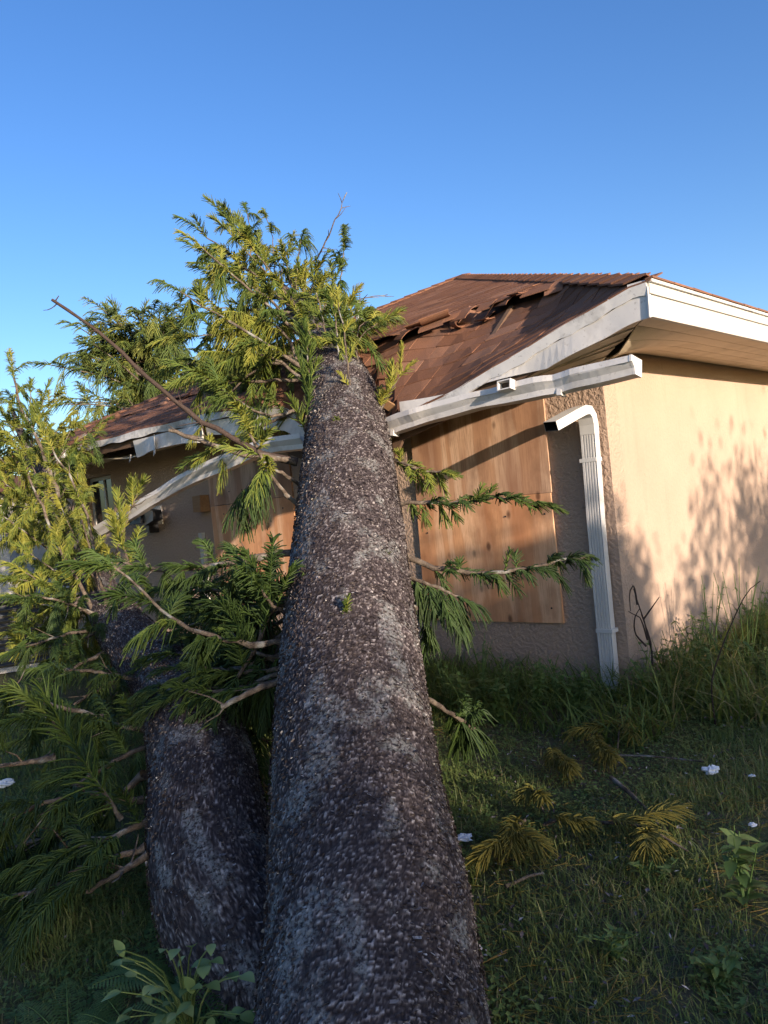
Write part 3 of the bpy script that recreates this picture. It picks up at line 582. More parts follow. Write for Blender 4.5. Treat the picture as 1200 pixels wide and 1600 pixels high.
# ------------------------------------------------------------------ loose gutters
def gutter(name, pts, label, tilt, dents, w=0.125, h=0.115):
    pts = np.asarray(pts, float); path = resample(pts, 40); base = path.mean(0)
    g = thing(name, H(*base), label, 'gutter', 'torn gutters')
    W = np.array([H(*p) for p in path]) - H(*base)
    T = np.gradient(W, axis=0); T /= np.linalg.norm(T, axis=1, keepdims=True)
    outv = -np.array([BV[0], BV[1], 0])
    # K profile, outside then inside: (out, up)
    po = np.array([(0, h), (0, 0), (w * 0.62, 0), (w * 0.70, h * 0.32), (w * 0.92, h * 0.58), (w, h * 0.66), (w, h), (w - 0.014, h), (w - 0.014, h - 0.010)])
    pi_ = np.array([(w - 0.004, h - 0.012), (w - 0.004, h * 0.68), (w * 0.9, h * 0.62), (w * 0.68, h * 0.36), (w * 0.6, 0.004), (0.004, 0.004), (0.004, h)])
    pf = np.r_[po, pi_]; n_ = len(pf); V = []; crg = np.random.default_rng(int(abs(pts[0][0]) * 100))
    for k in range(len(W)):
        t = tilt[0] + (tilt[1] - tilt[0]) * k / (len(W) - 1)
        x = norm(outv - T[k] * (outv @ T[k])); up = np.cross(x, T[k]); up = up if up[2] > 0 else -up
        x2 = x * math.cos(t) + up * math.sin(t); u2 = up * math.cos(t) - x * math.sin(t)
        q = pf.copy(); de = sum(a * math.exp(-((k / 39 - c_) / s_) ** 2) for c_, s_, a in dents)
        q[:, 0] += np.where(q[:, 1] < h * 0.4, de * 0.5, de); q[:, 1] += np.where(q[:, 0] > w * 0.3, -abs(de) * 0.4, 0)
        bl = 0.014 * math.sin(k * 0.33 + 1) * math.sin(k * 0.19) ** 2; q[1:5, 1] += bl; q[11:15, 1] += bl; q[3:5, 0] += 0.006 * math.sin(k * 0.4); q[11:13, 0] += 0.006 * math.sin(k * 0.4)
        V.append(W[k] + q[:, :1] * x2 + q[:, 1:] * u2)
    Fq = [(k * n_ + i, k * n_ + (i + 1) % n_, (k + 1) * n_ + (i + 1) % n_, (k + 1) * n_ + i) for k in range(len(W) - 1) for i in range(n_)]
    V = np.concatenate(V); o = obj('trough', V, Fq, M['white_metal'], g)
    return g, W, V.reshape(len(W), n_, 3), base
g1, W1, GV, gb = gutter('gutter', [(2.0, -0.74, 1.99), (1.5, -0.74, 2.035), (0.9, -0.735, 2.075), (0.2, -0.73, 2.10), (-0.62, -0.74, 2.105)], 'white gutter hanging loose under the eave right of the trunk', (0.10, 0.22), [(0.2, 0.05, -0.02), (0.34, 0.04, 0.015), (0.62, 0.05, -0.012), (0.8, 0.03, -0.02)])
E0 = GV[-1]
cap = np.r_[E0[:7] + (GV[-1] - GV[-2])[:7] * 0.02, E0[:7] + (GV[-1] - GV[-2])[:7] * 0.25]; cen = cap[:7].mean(0)
cap[:7] = cen + (cap[:7] - cen) * 1.05; cap[7:] = cen + (cap[7:] - cap[7:].mean(0)) * 1.05 + (cap[7:].mean(0) - cen)
obj('end_cap', cap, [tuple(range(6, -1, -1)), tuple(range(7, 14))] + [(i, (i + 1) % 7, 7 + (i + 1) % 7, 7 + i) for i in range(7)], M['white_metal'], g1)
# outlet collar on its face, around a dark plate painted as the hole's shade
ko = 26; fa = GV[ko][5]; outd = norm(np.array([-BV[0], -BV[1], 0.2])); td = norm(W1[ko + 1] - W1[ko]); upd = norm(np.cross(outd, td)); upd = upd if upd[2] > 0 else -upd
cc = (GV[ko][5] + GV[ko][6]) / 2
def obox(c, a, b, c_, ha, hb, hc): return [c + sa * a * ha + sb * b * hb + sc * c_ * hc for sc in (-1, 1) for sa, sb in ((-1, -1), (1, -1), (1, 1), (-1, 1))]
mb = MB()
for (da, db, ha, hb) in ((-0.05, 0, 0.004, 0.034), (0.05, 0, 0.004, 0.034), (0, -0.03, 0.046, 0.004), (0, 0.03, 0.046, 0.004)): mb.hexa(obox(cc + td * da + upd * db + outd * 0.02, td, upd, outd, ha, hb, 0.03))
mb.build('outlet_collar', M['white_metal'], g1)
MB().hexa(obox(cc - td * 0.0 + outd * 0.003, td, upd, outd, 0.045, 0.026, 0.001)).build('outlet_dark_plate', M['attic_dark'], g1)
for k in (9, 31):
    a = GV[k][1] + (GV[k][2] - GV[k][1]) * 0.1; b = GV[k][3]
    MB().hexa([a, a + td * 0.03, b + td * 0.045, b + td * 0.012, a - upd * 0.012, a + td * 0.03 - upd * 0.02, b + td * 0.045 - upd * 0.055, b + td * 0.012 - upd * 0.05]).build('hanger', M['white_metal'], g1)
g2, W2_, GV2, _ = gutter('gutter', [(2.3, -0.86, 2.02), (2.7, -0.9, 2.03), (3.2, -0.9, 1.99), (4.1, -0.9, 1.86), (5.05, -0.88, 1.67), (5.9, -0.85, 1.50), (6.5, -0.85, 1.38)], 'bent grey white gutter slumped down across the wall left of the trunk', (0.15, -0.1), [(0.3, 0.08, 0.02), (0.55, 0.05, -0.015)], 0.13, 0.125)

# ------------------------------------------------------------------ trunks
def trunk_mesh(T, R, n_len, n_ang, seed, cutoff, hscale=1.0, dense=1.7):
    P0, r0 = axis(T, R, 2000); tg = np.gradient(P0, axis=0); tg /= np.linalg.norm(tg, axis=1, keepdims=True); xx = np.cross(tg, [0, 0, 1.]); xx /= np.linalg.norm(xx, axis=1, keepdims=True)
    up_ = P0 + np.cross(xx, tg) * r0[:, None]; d = np.r_[0, np.cumsum(np.linalg.norm(np.diff(up_, axis=0), axis=1))]   # measured along the upper side
    q = np.linspace(0, 1, n_len) ** dense * d[-1]                # finer towards the near end
    P = np.stack([np.interp(q, d, P0[:, k]) for k in range(3)], -1); r = np.interp(q, d, r0)
    Tn = np.gradient(P, axis=0); Tn /= np.linalg.norm(Tn, axis=1, keepdims=True)
    X = np.cross(Tn, [0, 0, 1.]); X /= np.linalg.norm(X, axis=1, keepdims=True); U = np.cross(X, Tn)
    a = np.linspace(-math.pi, math.pi, n_ang + 1)[:-1]; A, Q = np.meshgrid(a, q); Rr = r[:, None]
    u = A * 0.33 + 40; v = Q + 40
    wu = u + 0.012 * (fbm(u * 30, v * 30, seed + 5, 3) - 0.5) * 2; wv = v + 0.010 * (fbm(u * 34, v * 34, seed + 9, 3) - 0.5) * 2 + 0.15 * (fbm(u * 2.2, v * 0.8, seed + 2, 2) - 0.5)
    id1, d1, d2, ou, ov = worley(wu / 0.019, wv / 0.0085, seed); id2, e1, e2, pu, pv = worley(wu / 0.0085, wv / 0.0045, seed + 50)
    edge = smooth(0.0, 0.28, d2 - d1)
    h = (0.0055 * id1 + 0.0028 * np.clip(-ov, -0.6, 0.6)) * edge + 0.0025 * id2 * smooth(0, 0.3, e2 - e1)
    h = h + 0.012 * (fbm(u * 3, v * 3, seed + 3, 3) - 0.45) + 0.02 * (fbm(u * 1.1, v * 0.7, seed + 4, 2) - 0.4)
    h = h + 0.03 * (fbm(u * 2.6 + 5, v * 1.5, seed + 60, 2) - 0.42) + 0.018 * smooth(0.62, 0.75, fbm(u * 6, v * 4, seed + 70, 2))
    # branch whorls leave raised rings
    ring = 0.010 * np.exp(-(((Q + 0.1 * np.sin(A * 2)) % 0.62 - 0.31) / 0.05) ** 2); h = h + ring * 0.12
    h = h * hscale * np.clip(Rr / 0.3, 0.2, 1)
    V = P[:, None, :] + (Rr + h)[..., None] * (np.sin(A)[..., None] * X[:, None, :] + np.cos(A)[..., None] * U[:, None, :])
    cell = np.clip(0.12 + 0.55 * id1 * edge + 0.35 * id2 * (0.3 + edge) - 0.15 * (ov > 0.15), 0, 1) ** 1.6
    lich = smooth(0.50, 0.66, fbm(u * 9, v * 6, seed + 30, 4))
    i, j = np.meshgrid(np.arange(n_len - 1), np.arange(n_ang), indexing='ij'); j2 = (j + 1) % n_ang
    Fs = np.stack([i * n_ang + j, i * n_ang + j2, (i + 1) * n_ang + j2, (i + 1) * n_ang + j], -1).reshape(-1, 4)
    return V, Fs, {'cell': cell.ravel(), 'lichen': lich.ravel(), 'ht': (h * 40).ravel()}, (P, r, X, U, Tn, q)
def flakes(fr, n, seed, qmax, size=(0.010, 0.032), pw=1.5):
    P, r, X, U, Tn, q = fr; g = np.random.default_rng(seed)
    t = g.random(n) ** pw * qmax; a = g.uniform(-2.2, 2.2, n)
    I = lambda Y: np.stack([np.interp(t, q, Y[:, k]) for k in range(3)], -1)
    p = I(P); x = I(X); u = I(U); T = I(Tn); rr = np.interp(t, q, r)
    nrm = np.sin(a)[:, None] * x + np.cos(a)[:, None] * u; side = np.cos(a)[:, None] * x - np.sin(a)[:, None] * u
    tilt = g.normal(0, 0.5, n); w = g.uniform(*size, n) * (1 + (g.random(n) < 0.08)); l = w * g.uniform(0.12, 0.42, n)
    e1 = side * np.cos(tilt)[:, None] + T * np.sin(tilt)[:, None]; e2 = -side * np.sin(tilt)[:, None] + T * np.cos(tilt)[:, None]
    p = p + nrm * (rr + 0.006)[:, None]; lift = g.uniform(0.001, 0.007, n)[:, None]; j = lambda: g.uniform(0.7, 1.2, n)[:, None]
    W = w[:, None] / 2; Lh = l[:, None]
    V = np.stack([p - e1 * W * j(), p + e1 * W * j(), p - e1 * W * 0.9 * j() - e2 * Lh * j() + nrm * lift, p + e1 * W * 0.8 * j() - e2 * Lh * j() + nrm * lift * j(), p - e2 * Lh * 1.25 * j() + nrm * lift * 1.5], 1)
    b = np.arange(n)[:, None] * 5; Fs = np.concatenate([b + np.array([[0, 1, 3, 2]]), b + np.array([[2, 3, 4, 4]])])[:n]
    tri = np.concatenate([b + np.array([[0, 1, 3]]), b + np.array([[0, 3, 2]]), b + np.array([[2, 3, 4]])])
    patch = fbm(a * 1.6 + 9, t * 5 + 9, seed, 3); ti = np.clip(g.beta(1.2, 2.6, n) + (patch - 0.45) * 0.9 + (g.random(n) < 0.10) * 0.45, 0, 1)
    return V.reshape(-1, 3), tri, np.repeat(ti, 5)
B1 = T1[2].copy(); B1[2] = float(gz(B1[0], B1[1]))
tree1 = thing('fallen_pine', B1, 'big fallen conifer with scaly grey trunk leaning onto the crushed roof', 'tree', 'fallen conifers')
V_, F_, at_, fr1 = trunk_mesh(T1, R1, 1000, 480, 1, None)
tk1 = obj('trunk', V_.reshape(-1, 3) - B1, F_, M['bark'], tree1, False, at_)
V_, F_, t_ = flakes(fr1, 34000, 5, 7.2, (0.004, 0.019)); o = obj('bark_flakes', V_ - B1, F_, M['bark_flake'], tk1, False, {'tint': t_}); tag(o, kind='stuff')
B2 = T2[1].copy(); B2[2] = float(gz(B2[0], B2[1]))
tree2 = thing('fallen_pine', B2, 'second fallen conifer lying low on the grass, its sunlit crown at the left edge', 'tree', 'fallen conifers')
V_, F_, at_, fr2 = trunk_mesh(T2, R2, 520, 300, 2, None, 0.9, 1.4)
tk2 = obj('trunk', V_.reshape(-1, 3) - B2, F_, M['bark'], tree2, False, at_)
V_, F_, t_ = flakes(fr2, 16000, 6, 5.5, (0.004, 0.017), 1.2); o = obj('bark_flakes', V_ - B2, F_, M['bark_flake'], tk2, False, {'tint': t_}); tag(o, kind='stuff')

# ------------------------------------------------------------------ fronds and limbs
class Fronds:
    def __init__(s): s.P = []; s.R = []; s.T = []
    def frond(s, base, d, L, cord=0.13, n=34, droop=0.3, tint=0.5, stem=0.25, r=0.0052, up=None, K=4):
        g = rng; base = np.asarray(base, float); d = norm(d)
        upv = np.array([0, 0, 1.]) if up is None else np.asarray(up, float)
        sd = np.cross(d, upv); sd = norm(sd) if np.linalg.norm(sd) > 0.15 else norm(np.cross(d, [1., 0.2, 0])); nm = np.cross(sd, d)
        t6 = np.linspace(0, 1, K)[:, None]; bend = g.normal(0, 0.06)
        path = lambda t: base + d * L * t + np.array([0, 0, -1.]) * stem * L * t ** 2 + sd * bend * L * t ** 2
        st = path(t6); s.P.append(st[None]); s.R.append(np.linspace(r * 1.0, r * 0.6, K)[None]); s.T.append(np.full((1,), min(1, tint + 0.25)))
        t = np.repeat(np.linspace(0.06, 1.0, n), 2) + g.normal(0, 0.006, 2 * n); sg = np.tile([1., -1.], n); m = 2 * n
        tc = t[:, None]; p = path(tc); tg = d * L + np.array([0, 0, -1.]) * 2 * stem * L * tc; tg = tg / np.linalg.norm(tg, axis=1, keepdims=True)
        ang = (1.05 - 0.45 * t + g.normal(0, 0.10, m))[:, None]; roll_ = g.normal(0.25, 0.65, m)[:, None]
        sdv = sd * np.cos(roll_) * sg[:, None] + nm * np.sin(roll_)
        dv = tg * np.cos(ang) + sdv * np.sin(ang)
        ln = (cord * (0.35 + 0.75 * np.sin(np.pi * np.clip(0.12 + 0.72 * t, 0, 1)) ** 0.8) * g.uniform(0.8, 1.15, m))[:, None, None]
        tau = np.linspace(0, 1, K)[None, :, None]
        Q = p[:, None, :] + dv[:, None, :] * ln * tau + tg[:, None, :] * ln * 0.28 * tau ** 2 + np.array([0, 0, -1.]) * ln * droop * tau ** 2
        s.P.append(Q); s.R.append(np.tile(np.linspace(r, r * 0.45, K), (m, 1))); s.T.append(np.clip(tint + g.normal(0, 0.09, m), 0, 1))
    def build(s, name, mat, parent, base):
        if not s.P: return
        P = np.concatenate(s.P); R = np.concatenate(s.R); T = np.concatenate(s.T)
        V, Fq = tubes(P, R, 3); per = P.shape[1] * 3
        return obj(name, V - base, Fq, mat, parent, False, {'tint': np.repeat(T, per)})
def limb(tree, base, pts, r0, r1, fr=None, mat='limb_bark', name='branch', twigs=0, needles='needles', K=18):
    pts = np.asarray(pts, float); path = resample(pts, K); Lt = np.linalg.norm(np.diff(path, axis=0), axis=1).sum()
    path = path + rng.normal(0, 0.006 * min(1, Lt), path.shape) * (np.linspace(0, 1, K)[:, None] > 0.05)
    rad = r0 + (r1 - r0) * np.linspace(0, 1, K) ** 0.8; rad = rad * (1 + 0.10 * rng.normal(size=K)); rad[0] *= 1.35
    V, Fq = tubes(path[None], rad[None], 8)
    VV = [V]; FF = [Fq]; n0 = len(V)
    for q in range(twigs):
        t = rng.uniform(0.3, 0.98); i = int(t * (K - 1)); T = norm(path[min(i + 1, K - 1)] - path[max(i - 1, 0)])
        d = norm(T * 0.7 + rng.normal(0, 0.7, 3)); l = rng.uniform(0.06, 0.22)
        tp = np.stack([path[i], path[i] + d * l * 0.5 + rng.normal(0, 0.01, 3), path[i] + d * l]); v2, f2 = tubes(tp[None], np.array([[0.005, 0.004, 0.002]]), 5)
        VV.append(v2); FF.append(f2 + n0); n0 += len(v2)
    b = obj(name, np.concatenate(VV) - base, np.concatenate(FF), M[mat], tree, True)
    if fr:
        f = Fronds()
        n_ = fr.get('n', 6); t0 = fr.get('t0', 0.35); mode = fr.get('mode', 'mix'); lr = fr.get('L', (0.3, 0.5)); cd = fr.get('cord', 0.12) * 0.74; nc = int(fr.get('nc', 26) * 1.15)
        tn = fr.get('tint', (0.3, 0.6)); dr = fr.get('droop', (0.1, 0.5)); rr = fr.get('r', 0.0055)
        for q in range(n_):
            t = t0 + (1 - t0) * ((q + rng.uniform(0.2, 0.8)) / n_); i = int(np.clip(t * (K - 1), 0, K - 1)); T = norm(path[min(i + 1, K - 1)] - path[max(i - 1, 0)])
            side = norm(np.cross(T, [0, 0, 1.])) * (1 if q % 2 else -1)
            md = {'mix': ('flat', 'up', 'hang', 'flat'), 'crown': ('flat', 'hang', 'flat', 'up')}.get(mode, (mode,) * 4)[rng.integers(4)]
            if md == 'flat': d = 0.55 * T + 0.75 * side + np.array([0, 0, rng.uniform(-0.1, 0.35)])
            elif md == 'up': d = 0.35 * T + 0.3 * side + np.array([0, 0, 0.9])
            else: d = 0.35 * T + 0.35 * side + np.array([0, 0, -0.8])
            d = norm(d + rng.normal(0, 0.15, 3)); l = rng.uniform(*lr) * (1.0 - 0.25 * abs(t - 0.6))
            f.frond(path[i], d, l, cd * rng.uniform(0.85, 1.15), nc, rng.uniform(*dr), rng.uniform(*tn), rng.uniform(0.05, 0.35), rr)
        if fr.get('tip', True):
            T = norm(path[-1] - path[-3]); f.frond(path[-1] - T * 0.04, T, rng.uniform(*lr) * 0.9, cd, nc, rng.uniform(*dr), rng.uniform(*tn), 0.15, rr)
        for (bp, d, l, cdd, ncc, dd, tt, ss) in fr.get('extra', []): f.frond(bp, d, l, cdd, ncc, dd, tt, ss, rr)
        f.build('foliage', M[needles], b, base)
    return b
def PX(*p): return [at(*q) for q in p]
L1 = lambda *a, **k: limb(tree1, B1, *a, **k)
L2 = lambda *a, **k: limb(tree2, B2, *a, **k)
# right side of the main trunk, in front of the plywood
L1(PX((598, 712, 5.6), (630, 724, 5.5), (660, 735, 5.45), (695, 738, 5.4)), 0.016, 0.008, dict(n=10, t0=0.25, L=(0.1, 0.17), cord=0.07, nc=14, mode='mix', tint=(0.6, 0.95), droop=(0, 0.3)))
L1(PX((612, 786, 5.05), (680, 787, 5.0), (730, 784, 4.95), (790, 777, 4.95), (858, 790, 5.0)), 0.015, 0.006, dict(n=22, t0=0.12, L=(0.07, 0.16), cord=0.075, nc=11, mode='mix', tint=(0.25, 0.75), droop=(0, 0.6)))
L1(PX((630, 870, 4.5), (680, 886, 4.45), (740, 896, 4.4), (800, 893, 4.4), (865, 880, 4.45), (920, 868, 4.5)), 0.019, 0.007, dict(n=30, t0=0.2, L=(0.06, 0.14), cord=0.075, nc=8, mode='mix', tint=(0.05, 0.4), droop=(0.1, 0.8)))
L1(PX((630, 900, 4.35), (675, 915, 4.3), (722, 935, 4.3)), 0.014, 0.007, dict(n=9, t0=0.1, L=(0.14, 0.22), cord=0.085, nc=16, mode='hang', tint=(0.05, 0.25), droop=(0.5, 1.1)))
L1(PX((645, 1080, 3.5), (690, 1105, 3.65), (742, 1140, 3.8)), 0.016, 0.008, dict(n=8, t0=0.65, L=(0.1, 0.17), cord=0.09, nc=14, mode='mix', tint=(0.1, 0.35), droop=(0.6, 1.2)))
L1(PX((630, 935, 4.2), (655, 955, 4.3), (668, 985, 4.4)), 0.014, 0.006, dict(n=3, t0=0.2, L=(0.12, 0.18), cord=0.06, nc=14, mode='hang', tint=(0.05, 0.3), droop=(0.5, 1)))
# bright shoots over the trunk at the eave
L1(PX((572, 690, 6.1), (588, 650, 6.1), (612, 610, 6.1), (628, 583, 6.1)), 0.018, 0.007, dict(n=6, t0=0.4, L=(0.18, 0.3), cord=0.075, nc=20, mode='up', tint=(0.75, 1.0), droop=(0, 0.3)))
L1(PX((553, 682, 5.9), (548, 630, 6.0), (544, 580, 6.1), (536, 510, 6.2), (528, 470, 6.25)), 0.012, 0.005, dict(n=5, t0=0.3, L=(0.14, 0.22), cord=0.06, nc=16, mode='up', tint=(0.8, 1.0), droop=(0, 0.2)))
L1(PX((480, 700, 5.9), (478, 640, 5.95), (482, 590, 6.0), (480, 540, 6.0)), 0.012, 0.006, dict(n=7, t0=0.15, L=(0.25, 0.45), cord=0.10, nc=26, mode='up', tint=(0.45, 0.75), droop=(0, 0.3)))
L1(PX((500, 705, 5.7), (505, 690, 5.6), (540, 680, 5.5)), 0.008, 0.004, dict(n=3, t0=0.3, L=(0.14, 0.2), cord=0.06, nc=16, mode='up', tint=(0.5, 0.7), droop=(0, 0.3)))
# small ferny shoot on the front of the trunk and its neighbours
for (x, y, Yr, tl) in ((541, 1038, 3.55, 0.30), (492, 885, 4.3, 0.12)):
    p = at(x, y, Yr); e_ = at(x, y - 90, Yr - 0.05)
    L1([p, p * 0.5 + e_ * 0.5 + [0, -0.02, 0], e_] if tl > 0.2 else [p, p + [0.01, -0.03, 0.05], p + [0.02, -0.04, 0.09]], 0.006, 0.003, dict(n=5 if tl > 0.2 else 3, t0=0.0, L=(0.10, 0.16), cord=0.045, nc=12, mode='up', tint=(0.5, 0.8), droop=(0.2, 0.6), r=0.004))
for (x, y) in ((505, 700), (570, 725), (520, 760), (590, 800), (500, 820), (575, 865), (530, 870), (485, 940), (600, 905)):
    Yr = float(np.interp(y, [650, 800, 933], [6.0, 4.72, 3.95])); p = at(x, y, Yr); e_ = at(x + rng.uniform(-8, 8), y - rng.uniform(18, 34), Yr - 0.03)
    L1([p + [0, 0.06, -0.02], p * 0.5 + e_ * 0.5, e_], 0.005, 0.003, dict(n=3, t0=0.2, L=(0.06, 0.11), cord=0.05, nc=10, mode='up', tint=(0.4, 0.75), droop=(0.0, 0.5), r=0.0038), name='sprout')
# long dead branch and the pale limbs left of the trunk
L1(PX((465, 722, 5.7), (420, 712, 5.65), (372, 690, 5.6), (310, 655, 5.6), (240, 597, 5.6), (165, 528, 5.6), (84, 469, 5.6)), 0.026, 0.010, None, 'dead_limb', twigs=7)
L1(PX((86, 471, 5.6), (92, 462, 5.6)), 0.006, 0.003, None, 'dead_limb', 'twig'); L1(PX((90, 474, 5.6), (78, 483, 5.6), (68, 485, 5.6)), 0.005, 0.002, None, 'dead_limb', 'twig')
L1(PX((462, 722, 5.7), (410, 714, 5.6), (370, 706, 5.55), (310, 687, 5.5), (266, 673, 5.5)), 0.026, 0.014, None, 'limb_bark', twigs=6)
L1(PX((475, 795, 5.1), (440, 765, 5.0), (412, 722, 4.95), (398, 690, 4.9), (388, 668, 4.9)), 0.017, 0.008, dict(n=7, t0=0.45, L=(0.2, 0.32), cord=0.10, nc=22, mode='mix', tint=(0.7, 1.0), droop=(0.3, 0.8)))
L1(PX((470, 760, 5.3), (430, 735, 5.2), (400, 745, 5.15), (385, 765, 5.1)), 0.015, 0.007, dict(n=4, t0=0.5, L=(0.2, 0.28), cord=0.11, nc=20, mode='hang', tint=(0.05, 0.3), droop=(0.6, 1.2)))
L1(PX((470, 860, 4.55), (400, 872, 4.5), (330, 885, 4.5), (250, 890, 4.5), (190, 880, 4.5)), 0.024, 0.013, dict(n=13, t0=0.15, L=(0.18, 0.32), cord=0.10, nc=22, mode='crown', tint=(0.05, 0.4), droop=(0.2, 0.8)), twigs=5)
L1(PX((450, 1003, 3.8), (385, 1004, 3.8), (320, 992, 3.8), (262, 962, 3.85), (225, 930, 3.9), (172, 878, 3.95)), 0.016, 0.006, dict(n=7, t0=0.3, L=(0.16, 0.28), cord=0.11, nc=24, mode='crown', tint=(0.15, 0.5), droop=(0.2, 0.8)))
L1(PX((450, 1060, 3.55), (400, 1078, 3.5), (345, 1105, 3.45)), 0.018, 0.012, None, 'limb_bark', twigs=3)
L1(PX((455, 930, 4.15), (420, 960, 4.1), (400, 1010, 4.0), (370, 1060, 3.95)), 0.017, 0.009, dict(n=9, t0=0.1, L=(0.35, 0.5), cord=0.12, nc=26, mode='up', tint=(0.1, 0.4), droop=(0, 0.4)))
L1(PX((452, 960, 4.05), (425, 945, 3.95), (408, 920, 3.85)), 0.012, 0.006, dict(n=6, t0=0.3, L=(0.3, 0.42), cord=0.10, nc=26, mode='up', tint=(0.15, 0.4), droop=(0.3, 0.8)))
# tangle between the two trunks, its shade put into a dark tint
for k in range(26):
    x0 = rng.uniform(445, 462); y0 = rng.uniform(890, 1060); Yr = float(np.interp(y0, [800, 933, 1100], [5.0, 4.2, 3.5])) + rng.uniform(0.2, 0.9)
    x1 = rng.uniform(240, 400); y1 = y0 + rng.uniform(-60, 110); y1 = min(max(y1, 915), 1080)
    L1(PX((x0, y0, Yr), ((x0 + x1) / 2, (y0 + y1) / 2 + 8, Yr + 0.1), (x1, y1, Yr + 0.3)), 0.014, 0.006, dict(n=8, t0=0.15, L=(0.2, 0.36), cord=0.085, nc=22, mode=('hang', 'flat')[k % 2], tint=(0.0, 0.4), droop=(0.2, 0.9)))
# crown of the main tree: whorls along the trunk beyond the eave
P0, r0 = axis(T1, R1, 400); dd = P0[:, 1]
def roof_world_z(P):
    h = to_h(P); s, v = -h[0], h[1]
    if v < -OV or v > APS or s < -OV or s > WL + OV: return -9
    vv = min(v, s, WL - s)
    return ZT + (max(vv, -OV) + OV) * TAN
def whorls(tree, base, T, R, Y0, Y1, step, nb, len_f, tint_f, fr_n, fr_L, cord, nc, needles='needles', floor=None, wood='limb_bark', rfr=0.0058, skip=None, cmode='mix', rise=0.12):
    P0, r0 = axis(T, R, 400); d = np.r_[0, np.cumsum(np.linalg.norm(np.diff(P0, axis=0), axis=1))]
    q0 = np.interp(Y0, P0[:, 1], d) if T[-1][1] > T[0][1] else 0; q1 = np.interp(Y1, P0[:, 1], d)
    q = q0; k = 0
    while q < q1:
        p = np.array([np.interp(q, d, P0[:, c]) for c in range(3)]); rr = np.interp(q, d, r0); i = int(np.searchsorted(d, q)); Tn = norm(P0[min(i + 3, 399)] - P0[max(i - 3, 0)])
        X = norm(np.cross(Tn, [0, 0, 1.])); U = np.cross(X, Tn)
        for b in range(nb):
            a = 2 * math.pi * (b + 0.5 * (k % 2)) / nb + rng.normal(0, 0.12); f = (q - q0) / (q1 - q0)
            out = X * math.sin(a) + U * math.cos(a); ln = len_f(f, math.sin(a), math.cos(a)) * rng.uniform(0.8, 1.15)
            if ln < 0.12: continue
            pts = [p + out * rr * 0.7, p + out * ln * 0.5 + Tn * ln * 0.12, p + out * ln + Tn * ln * 0.35 + np.array([0, 0, rise * ln])]
            for z_ in range(3):
                fl = floor(pts[z_]) if floor else -9
                if z_ > 0 and pts[z_][2] < fl + 0.12: pts[z_][2] = fl + 0.12 + rng.uniform(0, 0.1)
            if skip and skip(pts[-1]): continue
            limb(tree, base, pts, max(0.009, 0.02 * ln / 1.4), 0.005, dict(n=max(3, int(fr_n * ln)), t0=0.25, L=fr_L, cord=cord, nc=nc, mode=cmode, tint=tint_f(f), droop=(0.0, 1.0), r=rfr), wood, K=12, needles=needles)
        q += step * rng.uniform(0.85, 1.15); k += 1
whorls(tree1, B1, T1, R1, 6.8, 9.95, 0.34, 6, lambda f, sx, cu: (1.45 - 0.75 * f) * (1.25 if sx < -0.5 else (0.42 if sx > 0.5 else 0.56)) * (0.8 if f < 0.12 else 1.0), lambda f: (0.45, 1.0), 8.0, (0.2, 0.36), 0.11, 22, floor=roof_world_z, cmode='crown', rise=-0.05)
# bare twigs reaching out of the crown
L1(PX((470, 440, 9.0), (505, 385, 8.9), (528, 335, 8.8), (542, 300, 8.8)), 0.012, 0.005, None, 'limb_bark', twigs=8)
L1(PX((505, 520, 8.0), (560, 470, 8.2), (605, 460, 8.3)), 0.010, 0.004, None, 'limb_bark', twigs=9)
L1(PX((390, 420, 9.6), (392, 370, 9.6), (385, 330, 9.6)), 0.012, 0.006, dict(n=8, t0=0.1, L=(0.18, 0.3), cord=0.11, nc=20, mode='mix', tint=(0.3, 0.6), droop=(0.5, 1.0)))
L1(PX((430, 440, 9.4), (425, 370, 9.4), (415, 335, 9.4)), 0.010, 0.004, dict(n=3, t0=0.7, L=(0.14, 0.22), cord=0.09, nc=16, mode='flat', tint=(0.5, 0.8), droop=(0.6, 1.2)))
L1(PX((462, 470, 9.0), (464, 420, 8.9), (470, 375, 8.9)), 0.011, 0.005, dict(n=3, t0=0.85, L=(0.16, 0.26), cord=0.14, nc=20, mode='flat', tint=(0.4, 0.6), droop=(0.8, 1.4)))
L1(PX((515, 480, 8.4), (533, 430, 8.4), (538, 375, 8.4)), 0.010, 0.004, dict(n=7, t0=0.3, L=(0.2, 0.34), cord=0.11, nc=20, mode='mix', tint=(0.3, 0.7), droop=(0.5, 1.0)))
# the golden drooping fan left of the trunk head
f_ = at(425, 505, 7.2)
L1([at(470, 580, 7.0), at(450, 530, 7.1), f_, at(385, 500, 7.2)], 0.018, 0.008, dict(n=6, t0=0.5, L=(0.3, 0.5), cord=0.24, nc=26, mode='flat', tint=(0.8, 1.0), droop=(0.9, 1.5)))
L1([at(468, 590, 6.9), at(430, 560, 6.9), at(380, 555, 6.9), at(330, 570, 6.9)], 0.017, 0.006, dict(n=8, t0=0.3, L=(0.35, 0.5), cord=0.15, nc=28, mode='flat', tint=(0.5, 0.85), droop=(0.4, 1.0)))
L1([at(470, 640, 6.4), at(420, 650, 6.3), at(370, 625, 6.3), at(320, 590, 6.3)], 0.016, 0.006, dict(n=8, t0=0.3, L=(0.35, 0.5), cord=0.13, nc=28, mode='flat', tint=(0.35, 0.7), droop=(0.3, 0.8)))

